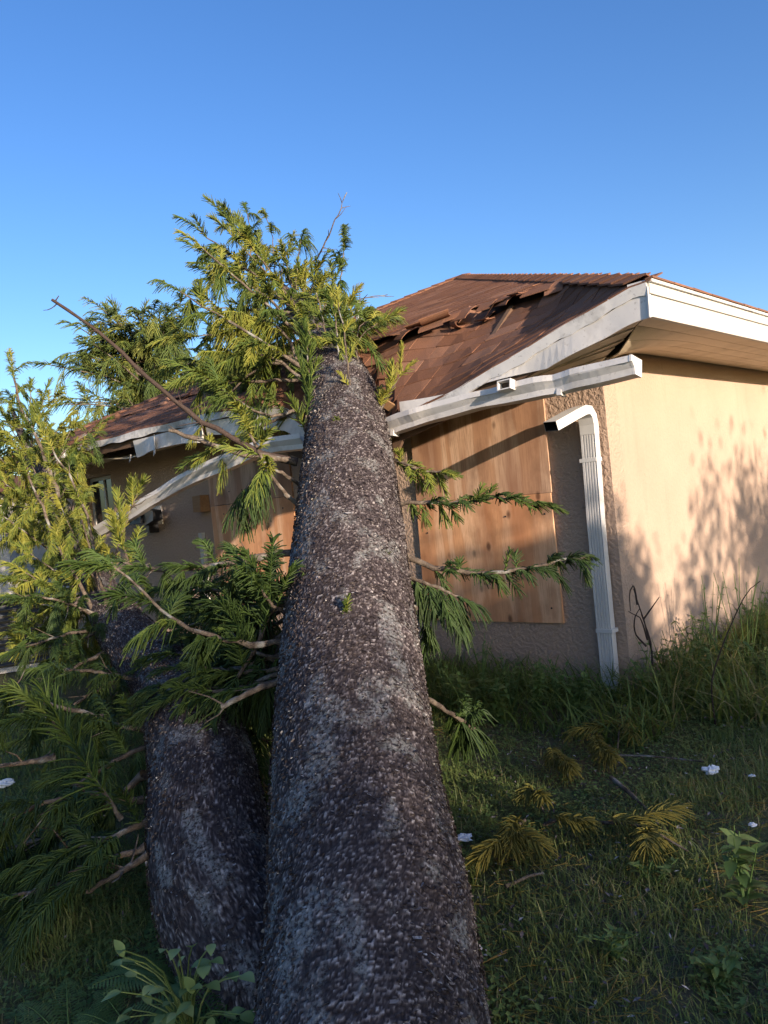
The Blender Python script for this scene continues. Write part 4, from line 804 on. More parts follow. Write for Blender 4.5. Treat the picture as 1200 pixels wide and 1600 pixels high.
# second tree: crown tinted bright for the sun, fronds over the grass tinted dark for shade
whorls(tree2, B2, T2, R2, 6.9, 10.6, 0.40, 6, lambda f, sx, cu: 0.85 - 0.25 * f, lambda f: (0.65, 1.0), 11, (0.18, 0.34), 0.095, 22, floor=lambda P: float(gz(P[0], P[1])), skip=lambda P: 600 + F * P[0] / P[1] > 165 and P[2] > 0.8)
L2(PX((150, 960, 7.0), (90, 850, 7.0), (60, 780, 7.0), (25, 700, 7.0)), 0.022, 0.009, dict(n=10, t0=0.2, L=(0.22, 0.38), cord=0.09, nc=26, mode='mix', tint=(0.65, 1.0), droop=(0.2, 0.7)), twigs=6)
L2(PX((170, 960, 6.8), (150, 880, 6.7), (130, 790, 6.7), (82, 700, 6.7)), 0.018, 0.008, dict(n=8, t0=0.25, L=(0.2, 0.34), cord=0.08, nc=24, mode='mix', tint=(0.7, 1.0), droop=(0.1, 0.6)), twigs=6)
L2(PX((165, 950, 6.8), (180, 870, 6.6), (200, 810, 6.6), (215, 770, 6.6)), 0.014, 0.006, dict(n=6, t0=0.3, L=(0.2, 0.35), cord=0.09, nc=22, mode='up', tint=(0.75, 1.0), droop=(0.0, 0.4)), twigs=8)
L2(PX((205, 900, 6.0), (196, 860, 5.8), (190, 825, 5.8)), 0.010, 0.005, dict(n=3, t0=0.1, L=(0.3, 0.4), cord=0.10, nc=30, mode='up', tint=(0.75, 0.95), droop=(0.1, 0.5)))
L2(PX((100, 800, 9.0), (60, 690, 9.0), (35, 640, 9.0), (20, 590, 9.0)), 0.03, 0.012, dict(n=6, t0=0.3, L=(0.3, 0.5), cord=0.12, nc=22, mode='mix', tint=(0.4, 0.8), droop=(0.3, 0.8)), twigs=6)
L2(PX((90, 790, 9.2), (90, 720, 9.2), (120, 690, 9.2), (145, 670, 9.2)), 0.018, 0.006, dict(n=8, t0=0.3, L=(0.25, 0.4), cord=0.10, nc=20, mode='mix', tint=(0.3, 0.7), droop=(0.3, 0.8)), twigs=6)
for pts, n_ in (
    (((225, 1210, 3.9), (165, 1260, 3.9), (100, 1300, 3.85), (-10, 1335, 3.8)), 5), (((228, 1325, 3.3), (150, 1350, 3.25), (90, 1382, 3.2), (20, 1400, 3.15)), 5),
    (((232, 1335, 3.25), (190, 1362, 3.2), (135, 1395, 3.15)), 0), (((215, 1062, 5.3), (150, 1050, 5.2), (85, 1044, 5.1)), 8), (((160, 1122, 4.4), (90, 1105, 4.3), (40, 1085, 4.3), (-10, 1068, 4.3)), 7),
    (((85, 1184, 3.6), (40, 1192, 3.6), (-10, 1198, 3.6)), 0), (((225, 1140, 4.5), (190, 1135, 4.4), (150, 1120, 4.4)), 4), (((222, 1250, 3.8), (150, 1240, 3.7), (70, 1255, 3.6), (0, 1290, 3.6)), 6),
    (((170, 985, 6.7), (110, 990, 6.3), (40, 1010, 6.1)), 8), (((180, 1010, 6.4), (120, 1040, 6.0), (60, 1080, 5.7), (0, 1120, 5.5)), 8), (((215, 1045, 5.6), (140, 1085, 5.2), (70, 1150, 4.8)), 8),
    (((240, 1160, 4.3), (180, 1190, 4.2), (110, 1230, 4.0)), 6), (((235, 1280, 3.5), (170, 1310, 3.4), (90, 1330, 3.4)), 6), (((260, 1010, 5.9), (300, 960, 5.7), (330, 900, 5.6)), 7), (((255, 1020, 5.7), (310, 1000, 5.5), (370, 990, 5.4)), 8),
    (((300, 1040, 5.3), (350, 1050, 5.0), (410, 1075, 4.9)), 6), (((160, 970, 6.9), (100, 940, 6.6), (40, 930, 6.5)), 8), (((320, 1110, 4.9), (365, 1130, 4.7), (420, 1160, 4.6)), 5), (((340, 1180, 4.3), (380, 1200, 4.4), (425, 1235, 4.4)), 4)):
    pp = PX(*pts)
    for p in pp: p[2] = max(p[2], float(gz(p[0], p[1])) + 0.05)
    L2(pp, 0.017, 0.008, dict(n=n_ + 2, t0=0.15, L=(0.22, 0.42), cord=0.095, nc=26, mode='mix', tint=(0.0, 0.35), droop=(0.2, 0.9), tip=n_ > 0) if n_ else None, 'limb_bark', twigs=4)  # low fronds carry their shade in the dark tint
# a large comb-like frond in the shade at the left
L2(PX((190, 1280, 3.3), (130, 1190, 3.3), (95, 1140, 3.3), (60, 1108, 3.3)), 0.010, 0.004, dict(n=1, t0=0.9, L=(0.2, 0.3), cord=0.1, nc=20, extra=[(at(185, 1270, 3.3), at(70, 1112, 3.25) - at(185, 1270, 3.3), 0.55, 0.19, 40, 0.5, 0.45, -0.1)]))

# ------------------------------------------------------------------ standing conifer behind the roof, and the neighbour's house
B3 = at(235, 610, 18.5); B3[2] = 0.0
tree3 = thing('conifer_tree', B3, 'dark conifer standing beyond the far end of the brown roof', 'tree')
T3 = np.array([[B3[0], B3[1], -0.1], [B3[0], B3[1], 2.5], [B3[0] + 0.1, B3[1], 4.4], [B3[0] + 0.3, B3[1], 5.6]]); R3 = np.array([0.2, 0.16, 0.1, 0.03])
P3, r3 = axis(T3, R3, 20); V_, F_ = tubes(P3[None], r3[None], 10); obj('trunk', V_ - B3, F_, M['limb_bark'], tree3, True)
for k in range(86):
    z = rng.uniform(3.0, 5.9); a = rng.uniform(0, 2 * math.pi); e_ = rng.uniform(-0.1, 0.75); ln = rng.uniform(1.2, 2.4) * (1 if z < 5.0 else 0.85); p = np.array([B3[0] + 0.1, B3[1], z]); o_ = np.array([math.cos(a) * math.cos(e_), math.sin(a) * math.cos(e_), math.sin(e_)])
    limb(tree3, B3, [p, p + o_ * ln * 0.5 + [0, 0, 0.05], p + o_ * ln], 0.03, 0.01, dict(n=9, t0=0.3, L=(0.3, 0.6), cord=0.24, nc=11, mode='mix', tint=(0.1, 0.9), droop=(0.1, 0.9), r=0.012), K=8, needles='needles_far')
nb_ = thing('neighbour_house', (-11.5, 17.0, 0), 'pale grey neighbouring house behind the sunlit foliage at the left edge', 'house')
MB().box((-6, 0, -0.3), (3.2, 6, 2.5)).build('wall', M['stucco_grey'], nb_)
MB().add([(-6.5, -0.5, 2.5), (3.7, -0.5, 2.5), (3.7, 6.5, 2.5), (-6.5, 6.5, 2.5), (-3, 3, 3.6), (0.2, 3, 3.6)], [(0, 1, 5, 4), (1, 2, 5), (2, 3, 4, 5), (3, 0, 4), (3, 2, 1, 0)]).build('roof', M['shingle'], nb_)
acp = at(28, 1005, 9.6); ac = thing('louvred_unit', (acp[0], acp[1], float(gz(acp[0], acp[1]))), 'dark blue grey louvred cooling unit standing at the far left', 'cooling unit', None, 0.35)
MB().box((-0.42, -0.38, 0.0), (0.42, 0.38, 0.06)).build('base', M['stucco_grey'], ac)
MB().box((-0.36, -0.33, 0.06), (0.36, 0.33, 0.80)).build('cabinet', M['black_plastic_and_shade'], ac)
for k in range(11): MB().hexa([(-0.38, -0.375, 0.085 + k * 0.066), (0.38, -0.375, 0.085 + k * 0.066), (0.38, -0.34, 0.115 + k * 0.066), (-0.38, -0.34, 0.115 + k * 0.066), (-0.38, -0.375, 0.095 + k * 0.066), (0.38, -0.375, 0.095 + k * 0.066), (0.38, -0.34, 0.125 + k * 0.066), (-0.38, -0.34, 0.125 + k * 0.066)]).build('slat', M['dark_louvre'], ac)
for sx in (-0.39, 0.36):
    for sy in (-0.37, 0.34): MB().box((sx, sy, 0.06), (sx + 0.03, sy + 0.03, 0.84)).build('corner_post', M['dark_louvre'], ac)
MB().box((-0.40, -0.38, 0.84), (0.40, 0.38, 0.88)).build('top', M['dark_louvre'], ac)

# ------------------------------------------------------------------ leaves
def gp(x, y, dz=0.0):                                            # where a line of sight meets the ground
    r = ray(x, y); z = 0.0
    for _ in range(8): t = (z - CZ) / r[2]; p = r * t + np.array([0, 0, CZ]); z = float(gz(p[0], p[1])) + dz
    return p
def leaf_strip(base, d, up, L, W, K=5, curl=0.2, fold=0.25):      # arrays of leaves: base (M,3), d (M,3)
    base = np.atleast_2d(base).astype(float); d = np.atleast_2d(d).astype(float); d = d / (np.linalg.norm(d, axis=1, keepdims=True) + 1e-9); m = len(base)
    up = np.broadcast_to(np.asarray(up, float), d.shape); s = np.cross(d, up); s /= np.linalg.norm(s, axis=1, keepdims=True) + 1e-9; nn = np.cross(s, d)
    t = np.linspace(0, 1, K)[None, :, None]; L = np.broadcast_to(np.asarray(L, float), (m,))[:, None, None]; W = np.broadcast_to(np.asarray(W, float), (m,))[:, None, None]; curl = np.broadcast_to(np.asarray(curl, float), (m,))[:, None, None]
    wid = W * np.sin(np.pi * np.clip(t * 0.96 + 0.02, 0, 1) ** 0.75)
    mid = base[:, None, :] + d[:, None, :] * L * t + np.array([0, 0, -1.]) * curl * L * t ** 2
    lft = mid - s[:, None, :] * wid / 2 + nn[:, None, :] * wid * fold; rgt = mid + s[:, None, :] * wid / 2 + nn[:, None, :] * wid * fold
    V = np.stack([lft, mid, rgt], 2).reshape(-1, 3)
    i, k, j = np.meshgrid(np.arange(m), np.arange(K - 1), np.arange(2), indexing='ij'); f = lambda kk, jj: (i * K + kk) * 3 + jj
    return V, np.stack([f(k, j), f(k, j + 1), f(k + 1, j + 1), f(k + 1, j)], -1).reshape(-1, 4), K * 3
def blades(x, y, h, w, lean, az, K=3, g=rng, z=None):
    m = len(x); z = gz(x, y) - 0.01 if z is None else z; t = np.linspace(0, 1, K)[None, :]
    dx = np.cos(az)[:, None] * lean[:, None] * h[:, None] * t ** 1.8; dy = np.sin(az)[:, None] * lean[:, None] * h[:, None] * t ** 1.8
    zz = h[:, None] * (t - 0.35 * np.clip(lean, 0, 1.6)[:, None] * t ** 2.2)
    ax = az + math.pi / 2 + g.normal(0, 0.5, m); ww = w[:, None] * np.clip(1 - t ** 1.6, 0.06, 1) / 2
    P = np.stack([x[:, None] + dx, y[:, None] + dy, z[:, None] + zz], -1); sv = np.stack([np.cos(ax), np.sin(ax), np.zeros(m)], -1)[:, None, :] * ww[..., None]
    V = np.stack([P - sv, P + sv], 2).reshape(-1, 3); i, k = np.meshgrid(np.arange(m), np.arange(K - 1), indexing='ij'); b = (i * K + k) * 2
    return V, np.stack([b, b + 1, b + 3, b + 2], -1).reshape(-1, 4), K * 2
def in_view(x, y, z=0.0, mg=60):
    # keep only ground that the camera, or one a step aside, could see
    px = 600 + F * x / np.maximum(y, 0.1); return (y > 1.3) & (px > -420) & (px < 1620)
def behind_house(x, y):
    d = np.stack([x, y], -1) - C; s = d @ LV; v = d @ BV; return (s > -0.02) & (s < WL) & (v > -0.02)
# lawn
g = np.random.default_rng(21)
xs = []; ys = []
for n_, r0_, r1_ in ((80000, 1.6, 4.0), (100000, 3.6, 7.0), (30000, 6.5, 14.0)):
    y = g.uniform(r0_, r1_, n_); x = g.uniform(-0.78, 0.80, n_) * (y + 0.6); xs.append(x); ys.append(y)
x = np.concatenate(xs); y = np.concatenate(ys); k_ = ~behind_house(x, y); x = x[k_]; y = y[k_]
cl = fbm(x * 2.1 + 20, y * 2.1 + 20, 77, 3); keep = g.random(len(x)) < np.clip((cl - 0.18) * 3.0, 0.3, 1); x = x[keep]; y = y[keep]; cl = cl[keep]
h = g.uniform(0.035, 0.11, len(x)) * (0.5 + cl); V_, F_, per = blades(x, y, h, g.uniform(0.003, 0.0075, len(x)) * (1 + 0.05 * y), g.uniform(0.1, 1.4, len(x)), g.uniform(0, 6.28, len(x)), 3, g)
tn = np.clip(g.normal(0.5, 0.22, len(x)) + (fbm(x * 1.3, y * 1.3 + 7, 5, 2) - 0.45) * 0.8 + (g.random(len(x)) < 0.06) * 0.5, 0, 1)
tag(obj('grass', V_, F_, M['grass'], None, False, {'tint': np.repeat(tn, per)}), 'short rough grass covering the shaded lawn', 'grass', None, 'stuff')
# small round-leaved ground cover mixed into the lawn
n_ = 60000; y = g.uniform(1.6, 6.0, n_) ** 1.0; x = g.uniform(-0.75, 0.78, n_) * (y + 0.5); k_ = ~behind_house(x, y) & (fbm(x * 1.6 + 3, y * 1.6, 8, 3) > 0.42); x = x[k_]; y = y[k_]; n_ = len(x)
a = g.uniform(0, 6.28, n_); V_, F_, per = leaf_strip(np.stack([x, y, gz(x, y) + g.uniform(0.01, 0.06, n_)], -1), np.stack([np.cos(a), np.sin(a), g.uniform(-0.1, 0.6, n_)], -1), (0, 0, 1.), g.uniform(0.014, 0.036, n_), g.uniform(0.009, 0.02, n_), 3, 0.2, 0.1)
tag(obj('ground_cover', V_, F_, M['weed_leaf'], None, False, {'tint': np.repeat(g.uniform(0, 1, n_), per)}), 'low leafy ground cover mixed into the lawn', 'ground cover', None, 'stuff')
# dead needles and straw
n_ = 9000; y = g.uniform(1.7, 6.0, n_); x = g.uniform(-0.7, 0.78, n_) * (y + 0.5); k_ = ~behind_house(x, y) & (fbm(x * 0.9 + 3, y * 0.9, 18, 3) > 0.45); x = x[k_]; y = y[k_]; n_ = len(x); a = g.uniform(0, 6.28, n_); l = g.uniform(0.03, 0.12, n_)
z = gz(x, y) + g.uniform(0.01, 0.05, n_); P = np.stack([np.stack([x, y, z], -1), np.stack([x + np.cos(a) * l, y + np.sin(a) * l, z + g.normal(0, 0.012, n_)], -1)], 1)
V_, F_ = tubes(P, np.tile([[0.0022, 0.0014]], (n_, 1)), 3); tag(obj('straw', V_, F_, M['dead_needles'], None, False, {'tint': np.repeat(g.uniform(0, 1, n_), 6)}), 'dry straw and fallen needles scattered in the lawn', 'straw', None, 'stuff')
n_ = 2600; y = g.uniform(1.9, 5.2, n_); x = g.normal(0.2, 0.9, n_) + 0.12 * (y - 2); k_ = ~behind_house(x, y); x = x[k_]; y = y[k_]; n_ = len(x); a = g.uniform(0, 6.28, n_); L = g.uniform(0.008, 0.035, n_)
V_, F_, per = leaf_strip(np.stack([x, y, gz(x, y) + g.uniform(0.01, 0.07, n_)], -1), np.stack([np.cos(a), np.sin(a), g.normal(0, 0.3, n_)], -1), (0, 0, 1.), L, L * g.uniform(0.2, 0.6, n_), 3, 0.0, 0.15)
tag(obj('bark_chips', V_, F_, M['bark_flake'], None, False, {'tint': np.repeat(g.beta(1.2, 1.6, n_), per)}), 'small chips of bark scattered in the lawn', 'bark chips', None, 'stuff')
# long strap grass against the walls
def long_grass(name, s_, v_, n_, hr, wr, label, seed, lean=(0.3, 1.6), tint=0.45):
    g = np.random.default_rng(seed); s = g.uniform(*s_, n_); v = g.uniform(*v_, n_); cx = fbm(s * 2.2 + 9, v * 2.2 + 9, seed, 3); k_ = g.random(n_) < np.clip((cx - 0.25) * 3, 0.1, 1); s = s[k_]; v = v[k_]
    P = C + s[:, None] * LV + v[:, None] * BV; k_ = ~behind_house(P[:, 0], P[:, 1]); P = P[k_]; n_ = len(P); h = g.uniform(*hr, n_)
    V, Fq, per = blades(P[:, 0], P[:, 1], h, g.uniform(*wr, n_), g.uniform(*lean, n_), g.uniform(0, 6.28, n_), 6, g)
    tn = np.clip(g.normal(tint, 0.2, n_) + (g.random(n_) < 0.05) * 0.5, 0, 1)
    tag(obj(name, V, Fq, M['long_grass'], None, False, {'tint': np.repeat(tn, per)}), label, 'grass', None, 'stuff')
long_grass('long_grass', (-0.6, 2.6), (-1.1, -0.05), 3800, (0.15, 0.42), (0.008, 0.018), 'long strap grass along the foot of the boarded front wall', 31, tint=0.3)
long_grass('tall_grass', (-1.6, -0.04), (-0.5, 5.5), 9000, (0.2, 0.52), (0.008, 0.02), 'tall pale green grass mounded along the side wall', 32, tint=0.62)
long_grass('wall_grass', (2.8, 9.2), (-1.2, -0.05), 3000, (0.15, 0.4), (0.006, 0.012), 'rough grass along the wall behind the two trunks', 33, tint=0.35)
# leafy weeds
def weed(px, py, Y, h, nst, spread, label, leafL=(0.03, 0.06), seed=0, leafW=0.4, mat='weed_leaf', nl=16, name='weed_plant', lean=(0, 0, 0), group='weeds'):
    g = np.random.default_rng(seed + 100); b = at(px, py, Y) if Y > 5 else gp(px, py); b[2] = float(gz(b[0], b[1])); t = thing(name, b, label, 'weed', group); P = []; LB = []; LD = []
    for k in range(nst):
        a = g.uniform(0, 6.28); tip = np.array([math.cos(a) * spread * g.uniform(0.2, 1), math.sin(a) * spread * g.uniform(0.2, 1), h * g.uniform(0.7, 1.05)]) + np.array(lean); path = resample([(0, 0, 0), tip * [0.35, 0.35, 0.5] + g.normal(0, 0.015, 3), tip], 8); P.append(path)
        for q in range(nl):
            u = g.uniform(0.15, 1); i = min(int(u * 7), 7); aa_ = g.uniform(0, 6.28); LB.append(path[i] + g.normal(0, 0.004, 3)); LD.append([math.cos(aa_), math.sin(aa_), g.uniform(-0.1, 0.8)])
    V, Fq = tubes(np.array(P), np.tile(np.linspace(0.0045, 0.0018, 8), (nst, 1)), 5); obj('stem', V, Fq, M['weed_leaf'], t, True, {'tint': np.full(len(V), 0.4)})
    m_ = len(LB); L = g.uniform(*leafL, m_); V, Fq, per = leaf_strip(np.array(LB), np.array(LD), (0, 0, 1.), L, L * leafW, 5, g.uniform(0, 0.4, m_), 0.12); obj('leaves', V, Fq, M[mat], t, False, {'tint': np.repeat(g.uniform(0.1, 1, m_), per)})
weed(752, 1062, 5.55, 0.55, 7, 0.16, 'bushy weed growing below the plywood, nearest to the trunk', seed=1)
weed(800, 1065, 5.45, 0.42, 7, 0.16, 'leafy weed below the middle of the plywood', seed=2)
weed(868, 1070, 5.35, 0.40, 6, 0.18, 'leafy weed in front of the wall just left of the downspout', seed=3)
weed(700, 1075, 5.4, 0.50, 6, 0.15, 'weed squeezed between the main trunk and the front wall', seed=4)
weed(1060, 1030, 5.3, 0.50, 7, 0.2, 'leafy weed standing right of the downspout in the tall grass', seed=5)
weed(1165, 1020, 5.6, 0.85, 9, 0.22, 'tall thin weed against the side wall at the right edge', (0.02, 0.04), seed=6, leafW=0.3)
weed(1115, 1010, 5.9, 0.75, 7, 0.18, 'tall thin weed in front of the side wall, left of the one at the edge', (0.02, 0.04), seed=7, leafW=0.3)
weed(1165, 1420, 2.75, 0.30, 5, 0.12, 'broad-leaved weed in the lawn at the right edge', (0.05, 0.10), seed=8, leafW=0.55, nl=9)
weed(1120, 1540, 2.4, 0.16, 5, 0.12, 'low weed in the lawn near the bottom right corner', (0.03, 0.06), seed=9, leafW=0.5)
weed(960, 1500, 2.6, 0.13, 5, 0.14, 'low clump of weed in the lawn right of the trunk foot', (0.025, 0.05), seed=10, leafW=0.4)
weed(1020, 1390, 2.95, 0.13, 5, 0.14, 'small leafy weed in the lawn below the yellow fallen frond', (0.025, 0.05), seed=11, leafW=0.4)
for q, (px_, py_, Y_, h_) in enumerate(((725, 1085, 5.3, 0.42), (778, 1088, 5.2, 0.36), (835, 1085, 5.2, 0.42), (905, 1090, 5.1, 0.36))):
    weed(px_, py_, Y_, h_, 9, 0.2, ['dense leafy weed in the long grass nearest to the main trunk', 'low dense weed in the long grass under the plywood', 'broad-leaved weed in the long grass right of the plywood middle', 'low broad-leaved weed just left of the downspout foot'][q], (0.04, 0.085), seed=60 + q, leafW=0.45, nl=22)
for q, (px_, py_, Y_, h_) in enumerate(((1010, 1050, 5.2, 0.35), (1035, 1020, 5.6, 0.42), (1085, 1040, 5.25, 0.45), (1130, 1035, 5.35, 0.5), (1190, 1045, 5.2, 0.5), (1085, 985, 6.2, 0.5), (1180, 985, 6.3, 0.6))):
    weed(px_, py_, Y_, h_, 9, 0.2, ['leafy weed close against the right of the downspout', 'weed at the foot of the dry vine', 'bushy weed in the middle of the tall grass mound', 'bushy weed right of the thin dark stalk', 'bushy weed at the right edge in the tall grass', 'weed touching the side wall where sun patches fall', 'weed touching the side wall at the right edge'][q], (0.035, 0.075), seed=40 + q, leafW=0.42, nl=22)
# bare dry stems at the side wall and a thin dark stalk
dv = thing('dry_vine', at(1015, 1010, 5.55) * [1, 1, 0], 'dry brown vine tangle against the side wall beside the downspout', 'vine'); b0 = at(1015, 1010, 5.55) * [1, 1, 0]
PP = [resample(PX((1018, 1015, 5.5), (1008, 975, 5.5), (998, 945, 5.5), (990, 920, 5.5)), 10), resample(PX((1012, 1000, 5.5), (1000, 965, 5.48), (990, 960, 5.5), (982, 955, 5.5)), 10), resample(PX((1005, 968, 5.5), (1018, 950, 5.5), (1030, 933, 5.5)), 10),
      resample(PX((996, 945, 5.5), (990, 915, 5.5), (984, 925, 5.5), (985, 955, 5.5)), 10), resample(PX((1010, 1010, 5.5), (993, 990, 5.52), (992, 965, 5.5), (1000, 950, 5.5)), 10), resample(PX((1020, 1040, 5.45), (1016, 1000, 5.5), (1002, 960, 5.5)), 10)]
V_, F_ = tubes(np.array(PP) - b0, np.tile(np.linspace(0.008, 0.003, 10), (6, 1)), 5); obj('stem', V_, F_, M['dead_limb'], dv, True)
sp = PX((1112, 1068, 4.7), (1125, 1020, 4.7), (1145, 970, 4.7), (1168, 925, 4.7), (1188, 908, 4.7)); b0 = sp[0] * [1, 1, 0] + [0, 0, float(gz(*sp[0][:2]))]; st_ = thing('dry_stalk', b0, 'thin dark bare stalk leaning out of the tall grass', 'stalk')
V_, F_ = tubes(resample(np.r_[[b0], sp], 14)[None] - b0, np.linspace(0.006, 0.0025, 14)[None], 5); obj('stem', V_, F_, M['dead_limb'], st_, True)
# fallen fronds, sticks and litter on the lawn
def ground_frond(px, py, px2, py2, tint, label, L=0.45, cord=0.12, mat='dead_needles', n_=1):
    def gp(x, y):
        r = ray(x, y); z = 0.0
        for _ in range(6): t = (z - CZ) / r[2]; p = r * t + np.array([0, 0, CZ]); z = float(gz(p[0], p[1])) + 0.06
        return p
    a, b = gp(px, py), gp(px2, py2); t = thing('fallen_frond', a - [0, 0, 0.05], label, 'branch', 'broken fronds on the lawn'); base = a - [0, 0, 0.05]; f = Fronds(); d = b - a; L = np.linalg.norm(d)
    V, Fq = tubes(resample([a - d * 0.15, a + d * 0.5 + [0, 0, 0.05], b], 8)[None] - base, np.linspace(0.009, 0.004, 8)[None], 6); obj('stem', V, Fq, M['limb_bark'], t, True)
    for k in range(n_):
        u = 0.1 + 0.7 * k / max(1, n_); f.frond(a + d * u + [0, 0, 0.05], norm(d) + rng.normal(0, 0.35, 3) * [1, 1, 0.2] + [0, 0, 0.15], L * rng.uniform(0.4, 0.65), cord * 0.58, 36, 0.35, tint + rng.uniform(-.1, .1), 0.15, 0.005)
    f.build('foliage', M[mat], t, base)
ground_frond(940, 1290, 1075, 1330, 0.3, 'drooping yellow frond lying in the lawn right of the stick', n_=3, cord=0.14)
ground_frond(815, 1290, 780, 1350, 0.4, 'golden frond fanned out on the lawn beside the trunk', n_=4, cord=0.14)
ground_frond(975, 1110, 965, 1170, 0.3, 'yellow frond lying at the foot of the downspout', n_=3, cord=0.13)
ground_frond(930, 1160, 950, 1200, 0.35, 'yellowing frond on the lawn below the downspout', n_=3, cord=0.12)
ground_frond(860, 1180, 890, 1215, 0.2, 'olive frond on the lawn in front of the boarded window', n_=3, cord=0.12)
ground_frond(860, 1290, 930, 1300, 0.25, 'olive frond lying flat between the two yellow ones', n_=2, cord=0.1)
ground_frond(830, 1240, 850, 1270, 0.1, 'small dull frond on the lawn above the golden fan', n_=2, cord=0.1)
ground_frond(100, 1400, 20, 1440, 0.1, 'green frond lying on the shaded lawn at the left edge', n_=3, cord=0.13, mat='needles')
ground_frond(60, 1330, 10, 1385, 0.15, 'green frond leaning against the second tree at the left edge', n_=4, cord=0.14, mat='needles')
def stick(pts, r, label):
    P = []
    for (x, y, dz) in pts:
        rr_ = ray(x, y); z = 0.0
        for _ in range(6): t = (z - CZ) / rr_[2]; p = rr_ * t + np.array([0, 0, CZ]); z = float(gz(p[0], p[1])) + dz
        P.append(p)
    P = resample(P, 10); b = P[0] - [0, 0, r]; V, Fq = tubes(P[None] - b, np.linspace(r, r * 0.6, 10)[None] * (1 + 0.1 * rng.normal(size=(1, 10))), 8); tag(obj('fallen_stick', V, Fq, M['limb_bark'], None, True, None, tuple(b)), label, 'stick', 'sticks on the lawn')
stick([(955, 1215, 0.07), (985, 1240, 0.05), (1010, 1265, 0.04), (1030, 1290, 0.03)], 0.012, 'pale lichen-grey stick lying in the lawn below the downspout')
stick([(790, 1385, 0.04), (830, 1368, 0.05), (850, 1364, 0.05)], 0.009, 'short dark stick lying beside the main trunk')
stick([(960, 1180, 0.05), (1020, 1182, 0.06), (1100, 1190, 0.05)], 0.007, 'thin pale stick lying across the lawn near the white litter')
def crumple(px, py, r, label, seed, flat=0.6):
    g = np.random.default_rng(seed); rr_ = ray(px, py); z = 0.0
    for _ in range(6): t = (z - CZ) / rr_[2]; p = rr_ * t + np.array([0, 0, CZ]); z = float(gz(p[0], p[1])) + 0.05
    nu, nv_ = 12, 8; V = []
    for i in range(nv_):
        for j in range(nu):
            a = 2 * math.pi * j / nu; e = math.pi * (i + 0.5) / nv_; k = r * g.uniform(0.55, 1.25); V.append((math.cos(a) * math.sin(e) * k * 1.2, math.sin(a) * math.sin(e) * k * 0.9, math.cos(e) * k * flat))
    Fq = [(i * nu + j, i * nu + (j + 1) % nu, (i + 1) * nu + (j + 1) % nu, (i + 1) * nu + j) for i in range(nv_ - 1) for j in range(nu)] + [tuple(range(nu))[::-1], tuple((nv_ - 1) * nu + j for j in range(nu))]
    tag(obj('crumpled_paper', V, Fq, M['litter'], None, False, None, tuple(p + [0, 0, 0.01])), label, 'litter', 'scraps of white litter')
crumple(1111, 1206, 0.036, 'crumpled white litter on the lawn, the largest scrap', 1); crumple(726, 1312, 0.036, 'white scrap of litter right beside the main trunk', 2, 0.4)
crumple(1175, 1215, 0.014, 'small white scrap on the lawn beside the largest one', 3, 0.4); crumple(1176, 1292, 0.015, 'small white scrap of litter at the right edge of the lawn', 4, 0.5); crumple(8, 1226, 0.05, 'pale scrap of litter under the branches at the left edge', 5, 0.5)
# fern and broad-leaved plant at the lower left
def fern(px, py, Y, n_, L, label, seed, up=0.8):
    g = np.random.default_rng(seed); b = gp(px, py); t = thing('fern', b, label, 'fern', 'ferns at the trunk foot')
    for k in range(n_):
        a = 2 * math.pi * k / n_ + g.normal(0, 0.3); d = np.array([math.cos(a), math.sin(a), 0]); l = L * g.uniform(0.75, 1.2); u_ = np.linspace(0, 1, 26)[:, None]
        st = d * l * 0.75 * u_ + np.array([0, 0, 1.]) * l * up * (u_ - 0.55 * u_ ** 2); V1, F1 = tubes(st[None][:, ::3], np.linspace(0.004, 0.0015, 9)[None], 4)
        T = np.gradient(st, axis=0); T /= np.linalg.norm(T, axis=1, keepdims=True); sd = np.cross(T, [0, 0, 1.]); sd /= np.linalg.norm(sd, axis=1, keepdims=True)
        ll = l * 0.20 * np.sin(np.pi * np.clip(np.linspace(0.18, 0.98, 26), 0, 1)) + 0.008; bb = np.r_[st[2:], st[2:]]; dd_ = np.r_[sd[2:] + T[2:] * 0.35, -sd[2:] + T[2:] * 0.35]; V2_, F2, per = leaf_strip(bb, dd_, (0, 0, 1.), np.r_[ll[2:], ll[2:]], 0.0085 * l / 0.4, 4, 0.15, 0.08)
        obj('frond', np.r_[V1, V2_], np.r_[F1, F2 + len(V1)], M['weed_leaf'], t, False, {'tint': np.r_[np.full(len(V1), 0.5), np.clip(np.full(len(V2_), g.uniform(0.1, 0.8)), 0, 1)]})
fern(285, 1545, 2.75, 11, 0.40, 'dark green fern growing against the second trunk', 1)
fern(355, 1625, 2.35, 10, 0.34, 'dark fern at the foot of the main trunk behind the pale leaves', 2)
fern(215, 1640, 2.35, 10, 0.32, 'fern spreading at the bottom left, left of the pale leaves', 3)
fern(110, 1650, 2.3, 10, 0.30, 'fern at the bottom edge, furthest left', 4)
b = gp(300, 1640); pl = thing('leafy_plant', b, 'young plant with broad pale green leaves at the foot of the trunks', 'plant'); g = np.random.default_rng(5)
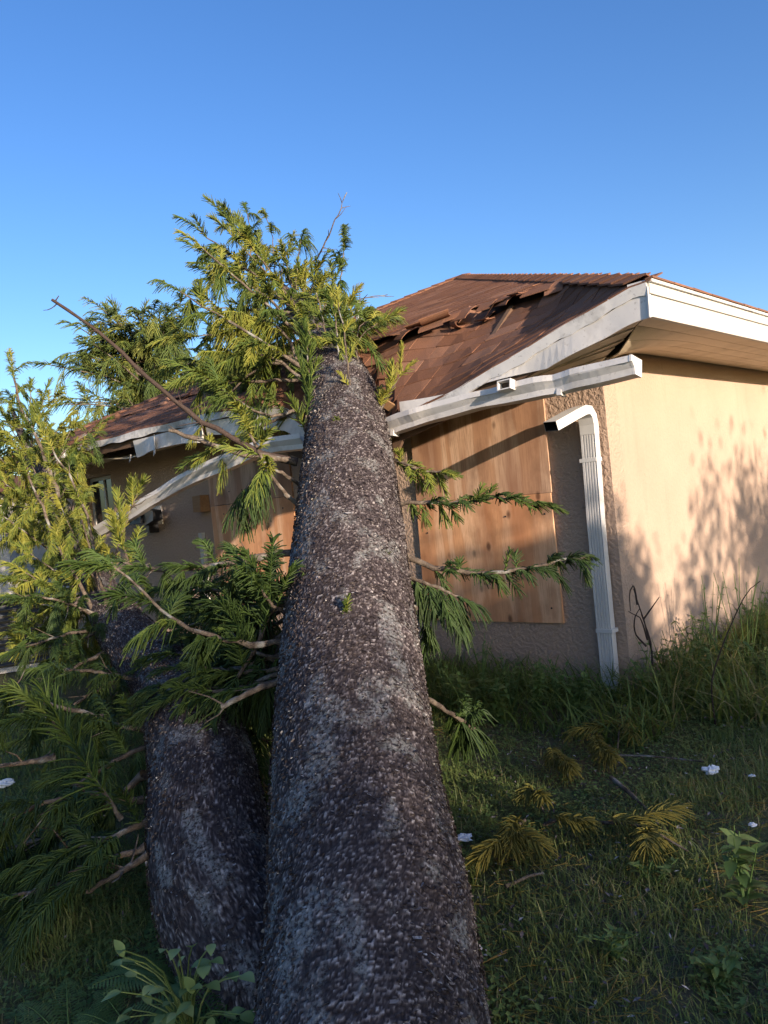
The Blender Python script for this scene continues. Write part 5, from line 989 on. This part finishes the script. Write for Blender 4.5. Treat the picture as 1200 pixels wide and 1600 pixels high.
for k in range(40):
    tgt = at(g.uniform(185, 390), g.uniform(1475, 1610), b[1] - 0.12 + g.uniform(-0.12, 0.12)) - b; tgt[2] = max(tgt[2], 0.06); path = resample([(0, 0, 0), tgt * [0.4, 0.4, 0.7], tgt], 6); V1, F1 = tubes(path[None], np.linspace(0.004, 0.002, 6)[None], 5)
    a = g.uniform(0, 6.28); V2_, F2, per = leaf_strip(path[-1:], [norm(tgt * [1, 1, 0.2]) + g.normal(0, 0.5, 3) * [1, 1, 0.6]], (0, 0, 1.), g.uniform(0.045, 0.08), g.uniform(0.03, 0.045), 9, 0.25, 0.12)
    obj('leaf', np.r_[V1, V2_], np.r_[F1, F2 + len(V1)], M['broad_leaf'], pl, True, {'tint': np.full(len(V1) + len(V2_), g.uniform(0, 1))})

# ------------------------------------------------------------------ hedge trees behind the camera, which throw the long shadow over the lawn
PERP = np.array([-SUN_H[1], SUN_H[0]])
def shade_tree(w, h, r, k, seed, low=0.0, n_=4200):
    g = np.random.default_rng(seed); p = PERP * w + SUN_H * k; b = np.array([p[0], p[1], float(gz(p[0], p[1]))]); names = ['first', 'second', 'third', 'fourth', 'fifth', 'sixth', 'seventh', 'eighth', 'ninth', 'tenth', 'eleventh', 'twelfth']
    t = thing('hedge_tree', b, 'leafy hedge tree behind the viewer shading the lawn, %s along the row' % names[seed % 12], 'tree', 'hedge trees behind the viewer')
    P = [resample([(0, 0, -0.1), g.normal(0, 0.05, 3) + [0, 0, h * 0.4], g.normal(0, 0.1, 3) + [0, 0, h * 0.85]], 8)] + [resample([(0, 0, h * g.uniform(0.15, 0.5)), g.normal(0, r * 0.4, 3) * [1, 1, 0] + [0, 0, h * 0.55], g.normal(0, r * 0.55, 3) * [1, 1, 0] + [0, 0, h * g.uniform(0.6, 0.95)]], 8) for _ in range(6)]
    V, Fq = tubes(np.array(P), np.vstack([np.linspace(0.07, 0.02, 8)] + [np.linspace(0.03, 0.01, 8)] * 6), 6); obj('trunk', V, Fq, M['limb_bark'], t, True)
    lob = np.c_[g.normal(0, r * 0.45, (14, 2)), g.uniform(low + 0.2, h * 0.88, 14)]; c_ = lob[g.integers(0, 14, n_)]; Q = c_ + g.normal(0, 1, (n_, 3)) * [r * 0.27, r * 0.27, h * 0.09]; Q[:, 2] = np.clip(Q[:, 2], 0.05, h * 1.1)
    L = g.uniform(0.09, 0.16, n_); V, Fq, per = leaf_strip(Q, g.normal(0, 1, (n_, 3)), norm(g.normal(0, 1, 3)), L, L * 0.5, 3, 0.1, 0.1); obj('crown', V, Fq, M['hedge_leaf'], t, False, {'tint': np.repeat(g.uniform(0, 1, n_), per)})
for i, (w_, h_, r_) in enumerate(((-3.4, 4.7, 1.3), (-1.8, 4.8, 1.3), (-0.3, 4.75, 1.2), (1.0, 4.85, 1.1), (2.2, 4.9, 1.1), (3.4, 4.7, 1.0), (4.5, 3.1, 0.8), (5.6, 3.0, 0.8), (6.7, 3.7, 0.8), (7.9, 3.9, 1.0), (9.2, 3.8, 1.0))):
    shade_tree(w_, h_, r_, 14.0 if w_ < 4 else 6.0, i, 0.0, 3200 if 5 < w_ < 6 else (7500 if w_ < 4 else 5200))
